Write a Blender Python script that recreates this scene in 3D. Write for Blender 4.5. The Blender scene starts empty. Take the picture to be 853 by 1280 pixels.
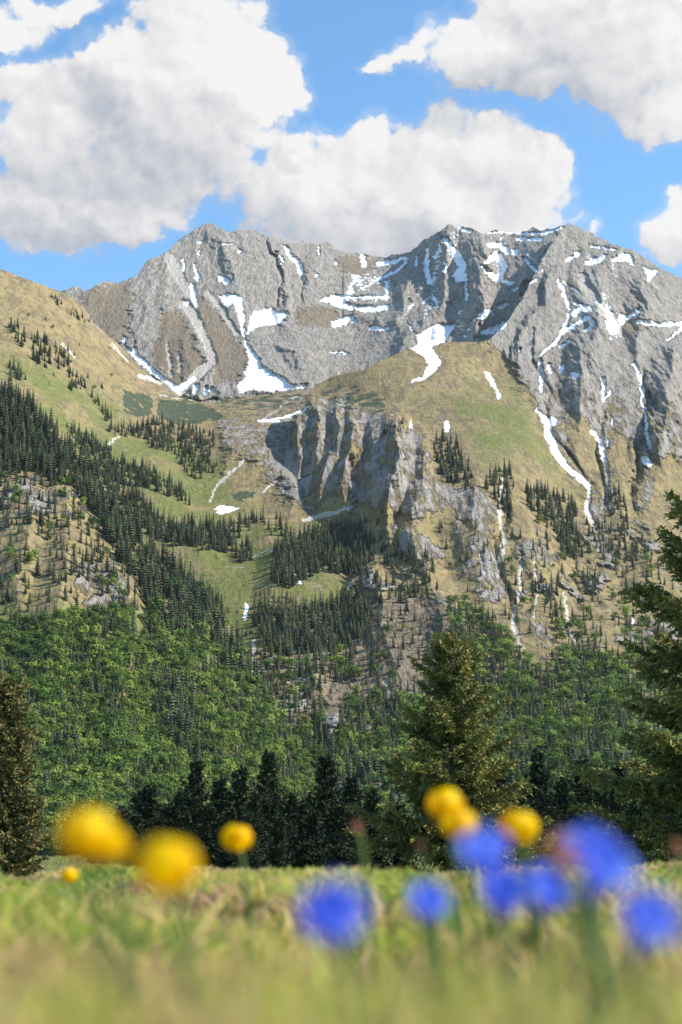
import bpy, math, random
import numpy as np

# ------------------------------------------------------------------ camera, world, sun, exposure
scene = bpy.context.scene
R = math.radians
PITCH = R(9.3)
FPX = 1955.0                       # focal length in photo pixels (853 x 1280)
cam_d = bpy.data.cameras.new('camera')
cam = bpy.data.objects.new('camera', cam_d)
scene.collection.objects.link(cam)
cam_d.sensor_fit = 'VERTICAL'
cam_d.sensor_height = 36.0
cam_d.sensor_width = 24.0
cam_d.lens = 36.0 * FPX / 1280.0
cam_d.clip_start = 0.02
cam_d.clip_end = 60000
cam.location = (0, 0, 0)
cam.rotation_euler = (R(90) + PITCH, 0, 0)
cam_d.dof.use_dof = True
cam_d.dof.focus_distance = 75.0
cam_d.dof.aperture_fstop = 5.6
scene.camera = cam

SUN_EL, SUN_AZ = R(41), R(95)     # azimuth clockwise from the view direction (+Y)
sun_d = bpy.data.lights.new('sun', 'SUN')
sun_d.energy = 4.9
sun_d.angle = R(0.5)
sun_d.color = (1.0, 0.945, 0.86)
sun = bpy.data.objects.new('sun', sun_d)
scene.collection.objects.link(sun)
sun.rotation_euler = (R(90) - SUN_EL, 0, math.pi - SUN_AZ)
SUNV = np.array([math.cos(SUN_EL) * math.sin(SUN_AZ), math.cos(SUN_EL) * math.cos(SUN_AZ), math.sin(SUN_EL)])

scene.view_settings.view_transform = 'Standard'
scene.view_settings.look = 'None'
scene.view_settings.gamma = 1
scene.view_settings.exposure = 0.5
scene.view_settings.use_curve_mapping = False
scene.cycles.use_denoising = True
scene.cycles.max_bounces = 6
scene.cycles.diffuse_bounces = 3
scene.cycles.volume_bounces = 1
scene.cycles.transparent_max_bounces = 8

HAZE = 1.5e-5
CP, SP = math.cos(PITCH), math.sin(PITCH)


def pix_dir(u, v):
    x = (u - 426.5) / FPX
    y = (640.0 - v) / FPX
    return np.array([x, CP - y * SP, SP + y * CP])


def unproject(U, V, D):
    """Point at forward distance D (metres along +Y) seen in the direction of photo point U, V."""
    x = (U - 426.5) / FPX
    y = (640.0 - V) / FPX
    t = D / (CP - y * SP)
    return np.stack([x * t, D + 0 * x, (SP + y * CP) * t], -1)


# ------------------------------------------------------------------ node helper
class NT:
    def __init__(self, tree):
        self.t = tree

    def n(self, typ, **kw):
        nd = self.t.nodes.new(typ)
        for k, v in kw.items():
            setattr(nd, k, v)
        return nd

    def link(self, a, b):
        self.t.links.new(a, b)

    def put(self, sock, val):
        if isinstance(val, bpy.types.NodeSocket):
            self.t.links.new(val, sock)
        else:
            sock.default_value = val

    def math(self, op, a, b=0.0, c=0.0, clamp=False):
        nd = self.n('ShaderNodeMath', operation=op, use_clamp=clamp)
        self.put(nd.inputs[0], a)
        self.put(nd.inputs[1], b)
        self.put(nd.inputs[2], c)
        return nd.outputs[0]

    def vmath(self, op, a, b=(0, 0, 0), out=0):
        nd = self.n('ShaderNodeVectorMath', operation=op)
        self.put(nd.inputs[0], a)
        self.put(nd.inputs[1], b)
        return nd.outputs['Value'] if out == 'Value' else nd.outputs[0]

    def scale(self, a, s):
        nd = self.n('ShaderNodeVectorMath', operation='SCALE')
        self.put(nd.inputs[0], a)
        self.put(nd.inputs['Scale'], s)
        return nd.outputs[0]

    def noise(self, vec, scale, detail=4, rough=0.55, dist=0.0, color=False):
        nd = self.n('ShaderNodeTexNoise')
        if vec is not None:
            self.put(nd.inputs['Vector'], vec)
        nd.inputs['Scale'].default_value = scale
        nd.inputs['Detail'].default_value = detail
        nd.inputs['Roughness'].default_value = rough
        nd.inputs['Distortion'].default_value = dist
        return nd.outputs['Color'] if color else nd.outputs['Fac']

    def sstep(self, x, a, b, lo=0.0, hi=1.0):
        nd = self.n('ShaderNodeMapRange', interpolation_type='SMOOTHSTEP')
        self.put(nd.inputs['Value'], x)
        nd.inputs['From Min'].default_value = a
        nd.inputs['From Max'].default_value = b
        nd.inputs['To Min'].default_value = lo
        nd.inputs['To Max'].default_value = hi
        return nd.outputs['Result']

    def mix(self, f, a, b, blend='MIX'):
        nd = self.n('ShaderNodeMix', data_type='RGBA', blend_type=blend)
        self.put(nd.inputs[0], f)
        for s, v in ((nd.inputs[6], a), (nd.inputs[7], b)):
            if isinstance(v, bpy.types.NodeSocket):
                self.link(v, s)
            else:
                s.default_value = (*v, 1.0) if len(v) == 3 else v
        return nd.outputs[2]

    def ramp(self, f, stops):
        nd = self.n('ShaderNodeValToRGB')
        cr = nd.color_ramp
        while len(cr.elements) < len(stops):
            cr.elements.new(0.5)
        for e, (p, c) in zip(cr.elements, stops):
            e.position = p
            e.color = (*c, 1)
        self.put(nd.inputs[0], f)
        return nd.outputs[0]

    def attr(self, name):
        nd = self.n('ShaderNodeAttribute', attribute_name=name)
        return nd.outputs['Fac']


# ------------------------------------------------------------------ sky: Nishita + cumulus in the world shader
PUFFS = [  # photo position and radii of each cumulus lobe, strength
    # left bank
    (250, 55, 80, 75, 1.0), (305, 112, 78, 62, 1.0), (195, 130, 120, 72, 1.0), (70, 180, 110, 85, 1.0),
    (235, 188, 120, 72, 1.0), (40, 255, 120, 52, .95), (150, 262, 90, 38, .9), (18, 50, 36, 38, .75),
    (95, 12, 62, 22, .7), (318, 18, 42, 26, .55), (20, 110, 60, 42, .85), (140, 220, 70, 50, .9), (45, 20, 34, 30, .6),
    # middle cumulus
    (598, 198, 80, 50, 1.05), (450, 196, 80, 52, 1.05), (540, 235, 135, 80, 1.1), (662, 236, 56, 62, 1.0),
    (395, 240, 90, 62, 1.0), (455, 285, 150, 52, 1.0), (620, 285, 110, 40, 1.0), (335, 240, 62, 48, .85),
    # upper right bank
    (720, 35, 155, 70, 1.05), (612, 74, 112, 46, 1.05), (800, 85, 115, 75, 1.05), (527, 52, 42, 30, .7),
    (512, 74, 46, 24, .85), (470, 80, 26, 9, .7), (700, 108, 58, 30, .95), (845, 140, 55, 48, .95),
    # right edge
    (858, 300, 52, 42, .95), (745, 282, 16, 13, .55),
    # further banks outside the picture
    (-260, 120, 220, 110, 1.0), (1080, 230, 170, 80, 1.0), (300, -260, 300, 110, 1.0), (900, -220, 260, 100, 1.0),
]


BASE_SHADE = [(348, 205, 38, 60), (200, 200, 110, 40), (470, 300, 150, 34), (130, 232, 120, 34), (300, 262, 90, 26), (110, 120, 60, 30), (260, 150, 70, 40), (740, 95, 150, 52), (620, 110, 80, 26), (60, 285, 90, 24), (690, 20, 90, 30), (330, 285, 60, 22)]  # ellipses of grey self-shade painted into the clouds


def build_world():
    w = bpy.data.worlds.new('World')
    scene.world = w
    w.use_nodes = True
    nt = w.node_tree
    nt.nodes.clear()
    g = bpy.data.node_groups.new('cloud_density', 'ShaderNodeTree')
    g.interface.new_socket('Vector', in_out='INPUT', socket_type='NodeSocketVector')
    g.interface.new_socket('Macro', in_out='OUTPUT', socket_type='NodeSocketFloat')
    g.interface.new_socket('Density', in_out='OUTPUT', socket_type='NodeSocketFloat')
    T = NT(g)
    gi = T.n('NodeGroupInput')
    go = T.n('NodeGroupOutput')
    vec = gi.outputs[0]
    # domain warp
    wn = T.noise(vec, 9.0, 5, .55, color=True)
    wv = T.scale(T.vmath('SUBTRACT', wn, (.5, .5, .5)), .055)
    wn2 = T.noise(vec, 34.0, 5, .6, color=True)
    wv2 = T.scale(T.vmath('SUBTRACT', wn2, (.5, .5, .5)), .026)
    pv = T.vmath('ADD', T.vmath('ADD', vec, wv), wv2)
    acc = None
    for (u, v, rx, ry, s) in PUFFS:
        c = pix_dir(u, v)
        c = c / np.linalg.norm(c)
        d = T.vmath('SUBTRACT', pv, tuple(c))
        d = T.vmath('MULTIPLY', d, (FPX / rx, 3.0, FPX / ry))
        q = T.vmath('DOT_PRODUCT', d, d, out='Value')
        val = T.math('MULTIPLY_ADD', q, -0.86 * s, s)
        acc = val if acc is None else T.math('SMOOTH_MAX', acc, val, 0.20)
    acc = T.math('MAXIMUM', acc, -1.5)
    n1 = T.noise(vec, 26.0, 7, .58)
    n2 = T.noise(pv, 75.0, 7, .65)

    def billow(sc):
        vn = T.n('ShaderNodeTexVoronoi', feature='F1')
        vn.inputs['Scale'].default_value = sc
        T.link(pv, vn.inputs['Vector'])
        return T.math('SUBTRACT', .46, vn.outputs['Distance'])
    bl = T.math('ADD', T.math('MULTIPLY', billow(30.0), .62), T.math('MULTIPLY', billow(78.0), .34))
    dn = T.math('ADD', acc, T.math('MULTIPLY', T.math('SUBTRACT', n1, .5), .85))
    dn = T.math('ADD', dn, bl)
    dn = T.math('ADD', dn, T.math('MULTIPLY', T.math('SUBTRACT', n2, .5), .42))
    T.link(acc, go.inputs[0])
    T.link(dn, go.inputs[1])

    T = NT(nt)
    geo = T.n('ShaderNodeTexCoord')
    dirv = geo.outputs['Generated']
    sky = T.n('ShaderNodeTexSky', sky_type='NISHITA')
    sky.sun_disc = False
    sky.sun_elevation = SUN_EL
    sky.sun_rotation = SUN_AZ
    sky.altitude = 1400
    sky.air_density = 1.0
    sky.dust_density = 1.4
    sky.ozone_density = 1.0

    def dens(off):
        nd = T.n('ShaderNodeGroup')
        nd.node_tree = g
        T.link(T.vmath('ADD', dirv, off), nd.inputs[0])
        return nd.outputs[0], nd.outputs[1]
    m0, d0 = dens((0, 0, 0))
    m1, d1 = dens((.016, 0, .020))
    m2, d2 = dens((.045, 0, .05))
    m3, d3 = dens((.005, 0, .006))
    alpha = T.math('MAXIMUM', T.sstep(d0, .16, .46), T.sstep(d0, -.15, .35, 0, .22))
    # light and shade painted into cloud colour: brighter towards the sun, greyer at bases
    fine = T.math('SUBTRACT', d0, d1)
    broad = T.math('SUBTRACT', m0, m2)
    lit = T.math('MULTIPLY_ADD', fine, .20, T.math('MULTIPLY_ADD', broad, .30, .60))
    lit = T.math('MULTIPLY_ADD', T.math('SUBTRACT', d0, d3), .60, lit)
    base_shade = None
    for (u, v, rx, ry) in BASE_SHADE:
        c = pix_dir(u, v)
        c = c / np.linalg.norm(c)
        wob = T.scale(T.vmath('SUBTRACT', T.noise(dirv, 22.0, 5, .6, color=True), (.5, .5, .5)), .07)
        d = T.vmath('MULTIPLY', T.vmath('SUBTRACT', T.vmath('ADD', dirv, wob), tuple(c)), (FPX / rx, 3.0, FPX / ry))
        q = T.math('MULTIPLY_ADD', T.vmath('DOT_PRODUCT', d, d, out='Value'), -1.0, 1.0)
        base_shade = q if base_shade is None else T.math('SMOOTH_MAX', base_shade, q, .3)
    lit = T.math('ADD', lit, T.math('MULTIPLY', T.sstep(base_shade, -.5, 1.0), -.33))
    col = T.ramp(lit, [(0.0, (.50, .53, .60)), (.28, (.62, .63, .67)), (.52, (.74, .737, .75)), (.85, (.87, .86, .855)), (1.0, (.93, .92, .91))])
    sep = T.n('ShaderNodeSeparateXYZ')
    T.link(dirv, sep.inputs[0])
    skyc = T.mix(1.0, sky.outputs[0], (.80, 1.14, 1.26), 'MULTIPLY')
    bg_s = T.n('ShaderNodeBackground')
    T.link(skyc, bg_s.inputs[0])
    bg_s.inputs[1].default_value = 0.15
    bg_c = T.n('ShaderNodeBackground')
    T.link(col, bg_c.inputs[0])
    bg_c.inputs[1].default_value = 0.70
    front = T.sstep(sep.outputs[1], .1, .4)
    ms = T.n('ShaderNodeMixShader')
    T.link(T.math('MULTIPLY', alpha, front), ms.inputs[0])
    T.link(bg_s.outputs[0], ms.inputs[1])
    T.link(bg_c.outputs[0], ms.inputs[2])
    out = T.n('ShaderNodeOutputWorld')
    T.link(ms.outputs[0], out.inputs[0])
    w.cycles.sampling_method = 'MANUAL'
    w.cycles.sample_map_resolution = 512


build_world()

# ------------------------------------------------------------------ numpy noise
_rng = np.random.default_rng(7)
_P = _rng.permutation(256).astype(np.int32)
_P = np.concatenate([_P, _P])
_G = _rng.normal(size=(256, 3)).astype(np.float32)
_G /= np.linalg.norm(_G, axis=1)[:, None]


def perlin(p, seed=0):
    p = p.astype(np.float32) + np.float32(seed * 17.37 + 0.5)
    i = np.floor(p).astype(np.int32)
    f = p - i
    w = f * f * f * (f * (f * 6 - 15) + 10)
    i &= 255
    res = 0
    for dx in (0, 1):
        wx = w[..., 0] if dx else 1 - w[..., 0]
        a = _P[(i[..., 0] + dx) & 255]
        for dy in (0, 1):
            wy = w[..., 1] if dy else 1 - w[..., 1]
            b = _P[(a + i[..., 1] + dy) & 255]
            for dz in (0, 1):
                wz = w[..., 2] if dz else 1 - w[..., 2]
                g = _G[_P[(b + i[..., 2] + dz) & 255]]
                dot = g[..., 0] * (f[..., 0] - dx) + g[..., 1] * (f[..., 1] - dy) + g[..., 2] * (f[..., 2] - dz)
                res = res + wx * wy * wz * dot
    return res * 1.5


def fbm(p, octv=5, gain=.5, seed=0):
    s, a, t = 0, 1.0, 0
    for k in range(octv):
        s = s + a * perlin(p * (2.03 ** k), seed + k)
        t += a
        a *= gain
    return s / t


def smooth(x, a, b):
    t = np.clip((x - a) / (b - a), 0, 1)
    return t * t * (3 - 2 * t)


# ------------------------------------------------------------------ map drawing helpers (survey coordinates U, V)
def seg_dist(U, V, a, b):
    ax, ay = a[0], a[1]
    bx, by = b[0], b[1]
    dx, dy = bx - ax, by - ay
    t = np.clip(((U - ax) * dx + (V - ay) * dy) / (dx * dx + dy * dy + 1e-9), 0, 1)
    return np.hypot(U - ax - t * dx, V - ay - t * dy), t


def poly(U, V, pts, soft=2.0):
    out = np.zeros(U.shape, np.float32)
    P = np.array(pts, float)
    m = (U > P[:, 0].min() - soft) & (U < P[:, 0].max() + soft) & (V > P[:, 1].min() - soft) & (V < P[:, 1].max() + soft)
    if not m.any():
        return out
    u, v = U[m], V[m]
    inside = np.zeros(u.shape, bool)
    dist = np.full(u.shape, 1e9)
    n = len(P)
    for i in range(n):
        a, b = P[i], P[(i + 1) % n]
        c = (a[1] > v) != (b[1] > v)
        xx = (b[0] - a[0]) * (v - a[1]) / (b[1] - a[1] + 1e-12) + a[0]
        inside ^= c & (u < xx)
        dist = np.minimum(dist, seg_dist(u, v, a, b)[0])
    sd = np.where(inside, dist, -dist)
    out[m] = smooth(sd, -soft, soft)
    return out


def stroke(U, V, pts, soft=.8):
    """pts: (u, v, full width)"""
    out = np.zeros(U.shape, np.float32)
    P = np.array(pts, float)
    pad = P[:, 2].max() + soft
    m = (U > P[:, 0].min() - pad) & (U < P[:, 0].max() + pad) & (V > P[:, 1].min() - pad) & (V < P[:, 1].max() + pad)
    if not m.any():
        return out
    u, v = U[m], V[m]
    r = np.full(u.shape, -1e9)
    if len(P) == 1:
        r = P[0, 2] / 2 - np.hypot(u - P[0, 0], v - P[0, 1])
    for a, b in zip(P[:-1], P[1:]):
        d, t = seg_dist(u, v, a, b)
        r = np.maximum(r, (a[2] + (b[2] - a[2]) * t) / 2 - d)
    out[m] = smooth(r, -soft, soft)
    return out


def acc_max(U, V, items, fn, **k):
    o = np.zeros(U.shape, np.float32)
    for it in items:
        np.maximum(o, fn(U, V, it, **k), out=o)
    return o


SNOW_POLY = [
    [(313, 394), (326, 387), (339, 384), (347, 390.5), (357, 388), (362, 394), (349, 405), (326, 407), (313, 415), (308, 420), (312, 402)],
    [(274, 370), (294, 366), (292, 376), (287, 384), (283, 381), (279, 379)],
    [(304, 421), (313, 433), (321, 443), (326, 454), (334, 461), (347, 469), (354, 472), (365, 482), (385, 480), (380, 485), (365, 487), (339, 490), (321, 488), (300, 491), (295, 481), (308, 472), (306, 464), (312, 454), (309, 441)],
    [(397, 375), (411, 370), (432, 369), (432, 379), (416, 379), (406, 377)],
    [(420, 399), (432, 399), (434, 406), (420, 410)],
    [(549, 292), (559, 298), (571, 310), (579, 322), (584, 335), (584, 353), (570, 352), (566, 345), (572, 332), (564, 317), (560, 307), (553, 300)],
    [(508, 402), (523, 418), (544, 405), (557, 406), (572, 403), (564, 415), (557, 428), (541, 432), (523, 430), (520, 420)],
    [(513, 436), (524, 429), (541, 431), (546, 443), (551, 454), (546, 462), (537, 470), (526, 476), (532, 467), (536, 456), (530, 447)],
    [(598, 389), (618, 384), (613, 394), (603, 402)],
    [(731, 326), (746, 322), (761, 318), (754, 327), (741, 332), (732, 332)],
    [(761, 326), (777, 316), (789, 318), (795, 332), (785, 326), (770, 327)],
    [(801, 331), (824, 339), (816, 349), (803, 354), (811, 345)],
    [(775, 390), (788, 392), (798, 384), (802, 390), (788, 398), (777, 408), (772, 406)],
    [(268, 636), (279, 631), (300, 635), (286, 640), (277, 644)],
]
SNOW_LINE = [
    [(357, 308, 4), (365, 322, 6), (375, 332, 6), (380, 353, 3)], [(351, 320, 3), (353, 327, 3.5)], [(243, 331, 3), (248, 348, 5)],
    [(230, 325, 3), (229, 338, 2.5)], [(241, 358, 5), (243, 374, 7), (246, 384, 3)], [(234, 380, 5)], [(297, 374, 9), (302, 394, 7), (305, 419, 3)],
    [(277, 305, 2), (290, 305, 3)], [(300, 314, 5)], [(250, 303, 5)], [(249, 316, 4)], [(396, 344, 4)], [(399, 308, 2), (398, 316, 3)], [(421, 329, 4)],
    [(274, 347, 4), (284, 352, 6)], [(207, 475, 4), (222, 486, 8), (243, 474, 5)], [(246, 484, 6), (243, 491, 4)], [(258, 486, 5), (259, 491, 5)], [(266, 487, 5), (272, 491, 4)],
    [(168, 428, 1.5), (168, 440, 4), (175, 451, 6), (190, 463, 5), (205, 474, 4)], [(156, 423, 2), (155, 431, 2.5)], [(160, 410, 1.5), (163, 405, 2)], [(155, 432, 2), (170, 447, 3)],
    [(411, 441, 2), (430, 440, 3.5)], [(575, 286, 4), (588, 289, 5)], [(582, 356, 4), (583, 374, 3.5)], [(535, 309, 4), (533, 335, 6), (537, 353, 5)], [(520, 320, 2), (520, 332, 2.5)],
    [(448, 363, 2), (497, 338, 3), (515, 320, 2)], [(475, 330, 6), (492, 327, 5), (508, 322, 2.5)], [(453, 318, 5), (456, 331, 5)], [(483, 353, 4), (484, 369, 4)],
    [(420, 371, 5), (450, 372, 3), (484, 371, 5)], [(418, 379, 6), (440, 384, 7)], [(418, 405, 6), (438, 398, 8), (444, 402, 4)], [(448, 384, 6), (466, 387, 7), (484, 384, 5)],
    [(464, 410, 4), (485, 411, 4)], [(420, 441, 2), (435, 441, 2.5)], [(513, 478, 2), (526, 473, 4)], [(609, 466, 4), (616, 478, 5), (625, 498, 3)],
    [(611, 291, 2.5), (640, 289, 2.5)], [(611, 307, 5), (626, 306, 6), (634, 315, 5)], [(608, 327, 5), (621, 319, 9), (629, 332, 8), (626, 346, 6)], [(603, 332, 3), (615, 345, 6), (624, 350, 6), (640, 353, 5)],
    [(556, 326, 2), (557, 338, 4)], [(603, 415, 5), (622, 411, 7), (632, 404, 5)], [(625, 383, 5), (635, 378, 4)], [(586, 412, 4)], [(580, 420, 4)], [(596, 424, 5)], [(590, 400, 3), (600, 396, 2)],
    [(544, 372, 2), (547, 384, 2.5)], [(512, 385, 3), (518, 380, 2)], [(528, 378, 2), (538, 372, 2)],
    [(710, 325, 4), (724, 317, 5)], [(736, 307, 2), (770, 312, 2.5)], [(699, 350, 3), (708, 374, 5), (712, 387, 3)], [(705, 352, 2), (726, 366, 2)], [(718, 392, 6), (728, 385, 6), (739, 386, 4)],
    [(704, 417, 3), (720, 405, 4), (736, 397, 5), (741, 402, 4)], [(675, 445, 3), (695, 428, 4), (710, 402, 4), (712, 392, 3)], [(700, 433, 4), (713, 426, 3)], [(731, 412, 3), (744, 405, 2.5)],
    [(744, 376, 2), (759, 389, 2.5)], [(798, 402, 5), (819, 406, 4), (853, 405, 5), (880, 410, 4)], [(835, 425, 2), (853, 411, 3.5)], [(666, 410, 2), (665, 446, 3), (672, 464, 2)],
    [(675, 451, 4), (677, 470, 4), (676, 490, 3)], [(686, 458, 5), (689, 465, 4)], [(704, 457, 5), (701, 467, 3)], [(716, 467, 5), (721, 469, 6)], [(754, 474, 4), (755, 492, 3)], [(765, 489, 2), (760, 495, 3)],
    [(793, 454, 3), (803, 477, 4.5), (803, 500, 4), (807, 514, 3), (811, 560, 3.5)], [(650, 437, 4)], [(657, 357, 4), (672, 348, 3)], [(650, 372, 5)], [(643, 315, 8)], [(654, 322, 3), (660, 327, 3)],
    [(633, 291, 2.5), (680, 292, 3), (703, 284, 3)], [(648, 299, 4), (677, 299, 3)], [(659, 327, 3), (669, 338, 3.5)], [(640, 362, 3), (648, 360, 3)],
    [(672, 512, 4), (684, 529, 7), (687, 546, 10), (694, 564, 8), (707, 582, 6), (722, 595, 5), (734, 604, 6), (737, 615, 3)], [(692, 527, 9)],
    [(741, 539, 4), (751, 553, 5), (756, 577, 4)], [(759, 550, 2), (759, 559, 2)], [(765, 519, 2), (765, 531, 2)], [(754, 478, 3), (754, 497, 3)], [(765, 488, 2), (754, 502, 2.5)],
    [(806, 575, 8), (811, 580, 6)], [(734, 629, 2), (736, 643, 2.5)], [(514, 527, 3), (514, 532, 3)], [(559, 528, 5), (558, 538, 5)], [(505, 566, 2), (505, 574, 2)],
    [(324, 526, 3), (345, 525, 4), (367, 518, 3), (382, 512, 2)], [(373, 603, 2), (389, 594, 4)], [(309, 757, 3), (306, 772, 4)], [(790, 780, 2), (792, 775, 3)], [(370, 718, 4), (377, 728, 2)], [(832, 672, 2)],
]
SPECK_POLY = [[(560, 290), (700, 285), (690, 330), (640, 390), (590, 430), (540, 425), (520, 380), (530, 320)], [(425, 345), (510, 330), (510, 420), (430, 440)], [(700, 320), (790, 320), (840, 400), (720, 440), (690, 420)], [(240, 300), (300, 300), (300, 345), (240, 390)]]
SCREE_LINE = [
    [(229, 379, 8), (243, 394, 11), (259, 430, 9), (268, 451, 8)], [(268, 451, 8), (249, 467, 12), (226, 489, 10)], [(261, 366, 4), (277, 387, 6), (296, 416, 6)], [(212, 322, 12), (224, 345, 12), (236, 366, 9)],
    [(176, 470, 5), (205, 478, 4)], [(222, 440, 2), (226, 465, 4)], [(210, 430, 3), (214, 470, 5)], [(331, 523, 2), (356, 505, 2), (373, 495, 2)], [(263, 629, 2), (268, 612, 3), (276, 603, 3), (307, 574, 2)],
    [(328, 615, 2), (351, 598, 4)], [(355, 613, 2), (374, 604, 2)], [(372, 722, 3), (384, 708, 4), (400, 700, 2)], [(310, 700, 1.2), (330, 690, 1.2), (342, 688, 1.5)],
    [(728, 345, 10), (738, 370, 12), (762, 395, 12), (780, 420, 6)], [(628, 600, 4), (625, 640, 5), (630, 680, 4), (622, 720, 4)], [(652, 690, 3), (650, 740, 3), (640, 780, 4), (655, 815, 4)],
    [(705, 740, 2), (712, 790, 3), (725, 815, 3), (735, 840, 5)], [(668, 690, 2), (672, 740, 2), (669, 770, 2)], [(270, 500, 1.5), (245, 500, 1.5), (200, 494, 1.5)], [(480, 850, 4), (492, 870, 3)], [(493, 865, 2), (494, 885, 3)],
    [(737, 612, 3), (733, 640, 6), (745, 660, 6)], [(757, 580, 3), (760, 600, 4), (752, 640, 4)], [(360, 850, 8), (385, 852, 14), (372, 875, 20), (358, 892, 12)], [(318, 800, 4), (316, 840, 4), (322, 860, 4)],
    [(600, 690, 3), (606, 720, 3)], [(78, 430, 2), (94, 446, 2)], [(140, 430, 2), (160, 452, 2)], [(130, 560, 3), (150, 545, 2)], [(380, 650, 4), (420, 640, 5), (445, 632, 3)],
]
BROWN_POLY = [
    [(246, 366), (274, 394), (311, 446), (300, 474), (269, 484), (267, 449), (254, 415)], [(205, 385), (228, 392), (244, 430), (262, 455), (240, 475), (215, 480), (190, 455), (196, 410)],
    [(365, 392), (390, 382), (420, 383), (425, 405), (395, 410), (372, 408)], [(316, 492), (360, 490), (395, 486), (380, 515), (340, 524), (318, 520)], [(778, 402), (800, 400), (815, 412), (790, 420), (776, 415)],
    [(425, 316), (460, 320), (480, 330), (440, 345), (418, 335)], [(100, 362), (160, 352), (165, 400), (150, 430), (115, 410)],
    [(400, 760), (500, 740), (580, 760), (600, 880), (430, 890), (350, 900), (350, 830)],
]
ROCK_POLY = [   # rock in the grass slopes
    # right peak and its ribs
    [(600, 425), (640, 380), (700, 270), (1000, 270), (1000, 560), (853, 572), (815, 568), (808, 580), (790, 548), (765, 535), (758, 560), (745, 545), (735, 525), (715, 520), (708, 545), (712, 572), (700, 560), (690, 533), (672, 508), (660, 495), (645, 462), (625, 440)],
    # buttress cliffs
    [(335, 515), (380, 500), (420, 490), (455, 500), (500, 520), (530, 545), (545, 600), (600, 600), (625, 640), (600, 660), (560, 640), (530, 650), (500, 640), (470, 640), (440, 630), (400, 640), (375, 625), (330, 600), (322, 560)],
    [(272, 525), (300, 518), (340, 522), (350, 560), (345, 590), (320, 575), (285, 570), (270, 545)], [(340, 590), (360, 545), (395, 560), (395, 610), (380, 635), (350, 625)],
    [(555, 600), (600, 600), (630, 650), (600, 672), (565, 645)], [(480, 650), (520, 655), (560, 680), (545, 720), (505, 700), (480, 680)], [(440, 770), (500, 740), (560, 740), (590, 800), (560, 880), (500, 870), (450, 880), (430, 820)],
    [(350, 830), (400, 835), (400, 880), (365, 900), (345, 880)], [(98, 700), (140, 690), (165, 735), (165, 770), (110, 772), (90, 740)], [(0, 590), (60, 590), (100, 620), (90, 650), (50, 640), (0, 670)],
    [(700, 560), (712, 575), (735, 600), (720, 600), (702, 585)], [(745, 545), (760, 560), (768, 600), (775, 640), (755, 660), (740, 640), (750, 600)], [(806, 585), (830, 600), (805, 640), (790, 630)], [(560, 640), (620, 680), (640, 760), (600, 750), (570, 700)],
    [(640, 665), (700, 690), (690, 720), (645, 700)], [(730, 600), (760, 640), (780, 720), (740, 700)],
    [(690, 830), (660, 790), (650, 760), (680, 770)],
]
SHRUB_POLY = [
    [(197, 499), (235, 500), (270, 512), (283, 520), (270, 527), (230, 531), (197, 523)], [(153, 485), (165, 490), (185, 492), (192, 500), (190, 518), (175, 524), (155, 515)],
    [(288, 619), (300, 613), (322, 615), (318, 622), (300, 626), (290, 624)],
]
SHRUB_THIN = [
    [(250, 497), (300, 494), (350, 491), (385, 489), (372, 506), (340, 513), (300, 516), (270, 508)], [(190, 492), (250, 495), (262, 508), (200, 500)], [(430, 475), (490, 490), (480, 520), (420, 505), (400, 495)],
]
GREEN_POLY = [
    [(60, 480), (120, 500), (170, 540), (260, 560), (300, 620), (350, 660), (350, 750), (210, 750), (140, 640), (90, 560)], [(230, 640), (345, 650), (440, 640), (460, 760), (220, 760)],
    [(590, 480), (640, 510), (660, 590), (610, 580), (560, 500)], [(0, 440), (80, 470), (160, 510), (100, 560), (0, 480)],
    [(-200, 750), (420, 750), (420, 1100), (-200, 1100)], [(430, 860), (1000, 800), (1000, 1100), (430, 1100)], [(640, 480), (690, 580), (730, 620), (690, 600), (640, 540)],
]

# ------------------------------------------------------------------ terrain patches
def tps(ctrl):
    C = np.array(ctrl, float)
    X = C[:, :2] / 200.0
    n = len(C)
    r2 = ((X[:, None] - X[None]) ** 2).sum(-1)
    K = np.where(r2 > 0, r2 * np.log(r2 + 1e-12), 0) * .5 + np.eye(n) * .004
    A = np.zeros((n + 3, n + 3))
    A[:n, :n] = K
    A[:n, n] = 1
    A[:n, n + 1:] = X
    A[n, :n] = 1
    A[n + 1:, :n] = X.T
    b = np.zeros(n + 3)
    b[:n] = C[:, 2]
    w = np.linalg.solve(A, b)

    def f(U, V):
        x, y = U / 200.0, V / 200.0
        o = w[n] + w[n + 1] * x + w[n + 2] * y
        for k in range(n):
            r = (x - X[k, 0]) ** 2 + (y - X[k, 1]) ** 2
            o = o + w[k] * .5 * r * np.log(r + 1e-12)
        return o
    return f


SKYLINE = [(60, 372), (95, 357), (105, 362), (130, 354), (150, 352), (172, 342), (185, 326), (200, 318), (215, 309), (235, 293), (248, 285), (262, 280), (276, 283), (290, 291), (297, 287), (320, 287), (345, 299), (365, 305), (380, 302), (395, 307), (410, 304),
           (430, 315), (470, 322), (500, 320), (520, 308), (535, 299), (548, 290), (560, 283), (585, 285), (605, 293), (618, 287), (650, 291), (665, 286), (690, 287), (712, 279)]
RIDGE_R = [(710, 279), (735, 290), (760, 303), (790, 312), (810, 325), (830, 338), (853, 350), (900, 378), (973, 420), (1150, 470), (1400, 540), (1700, 640)]

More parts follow.
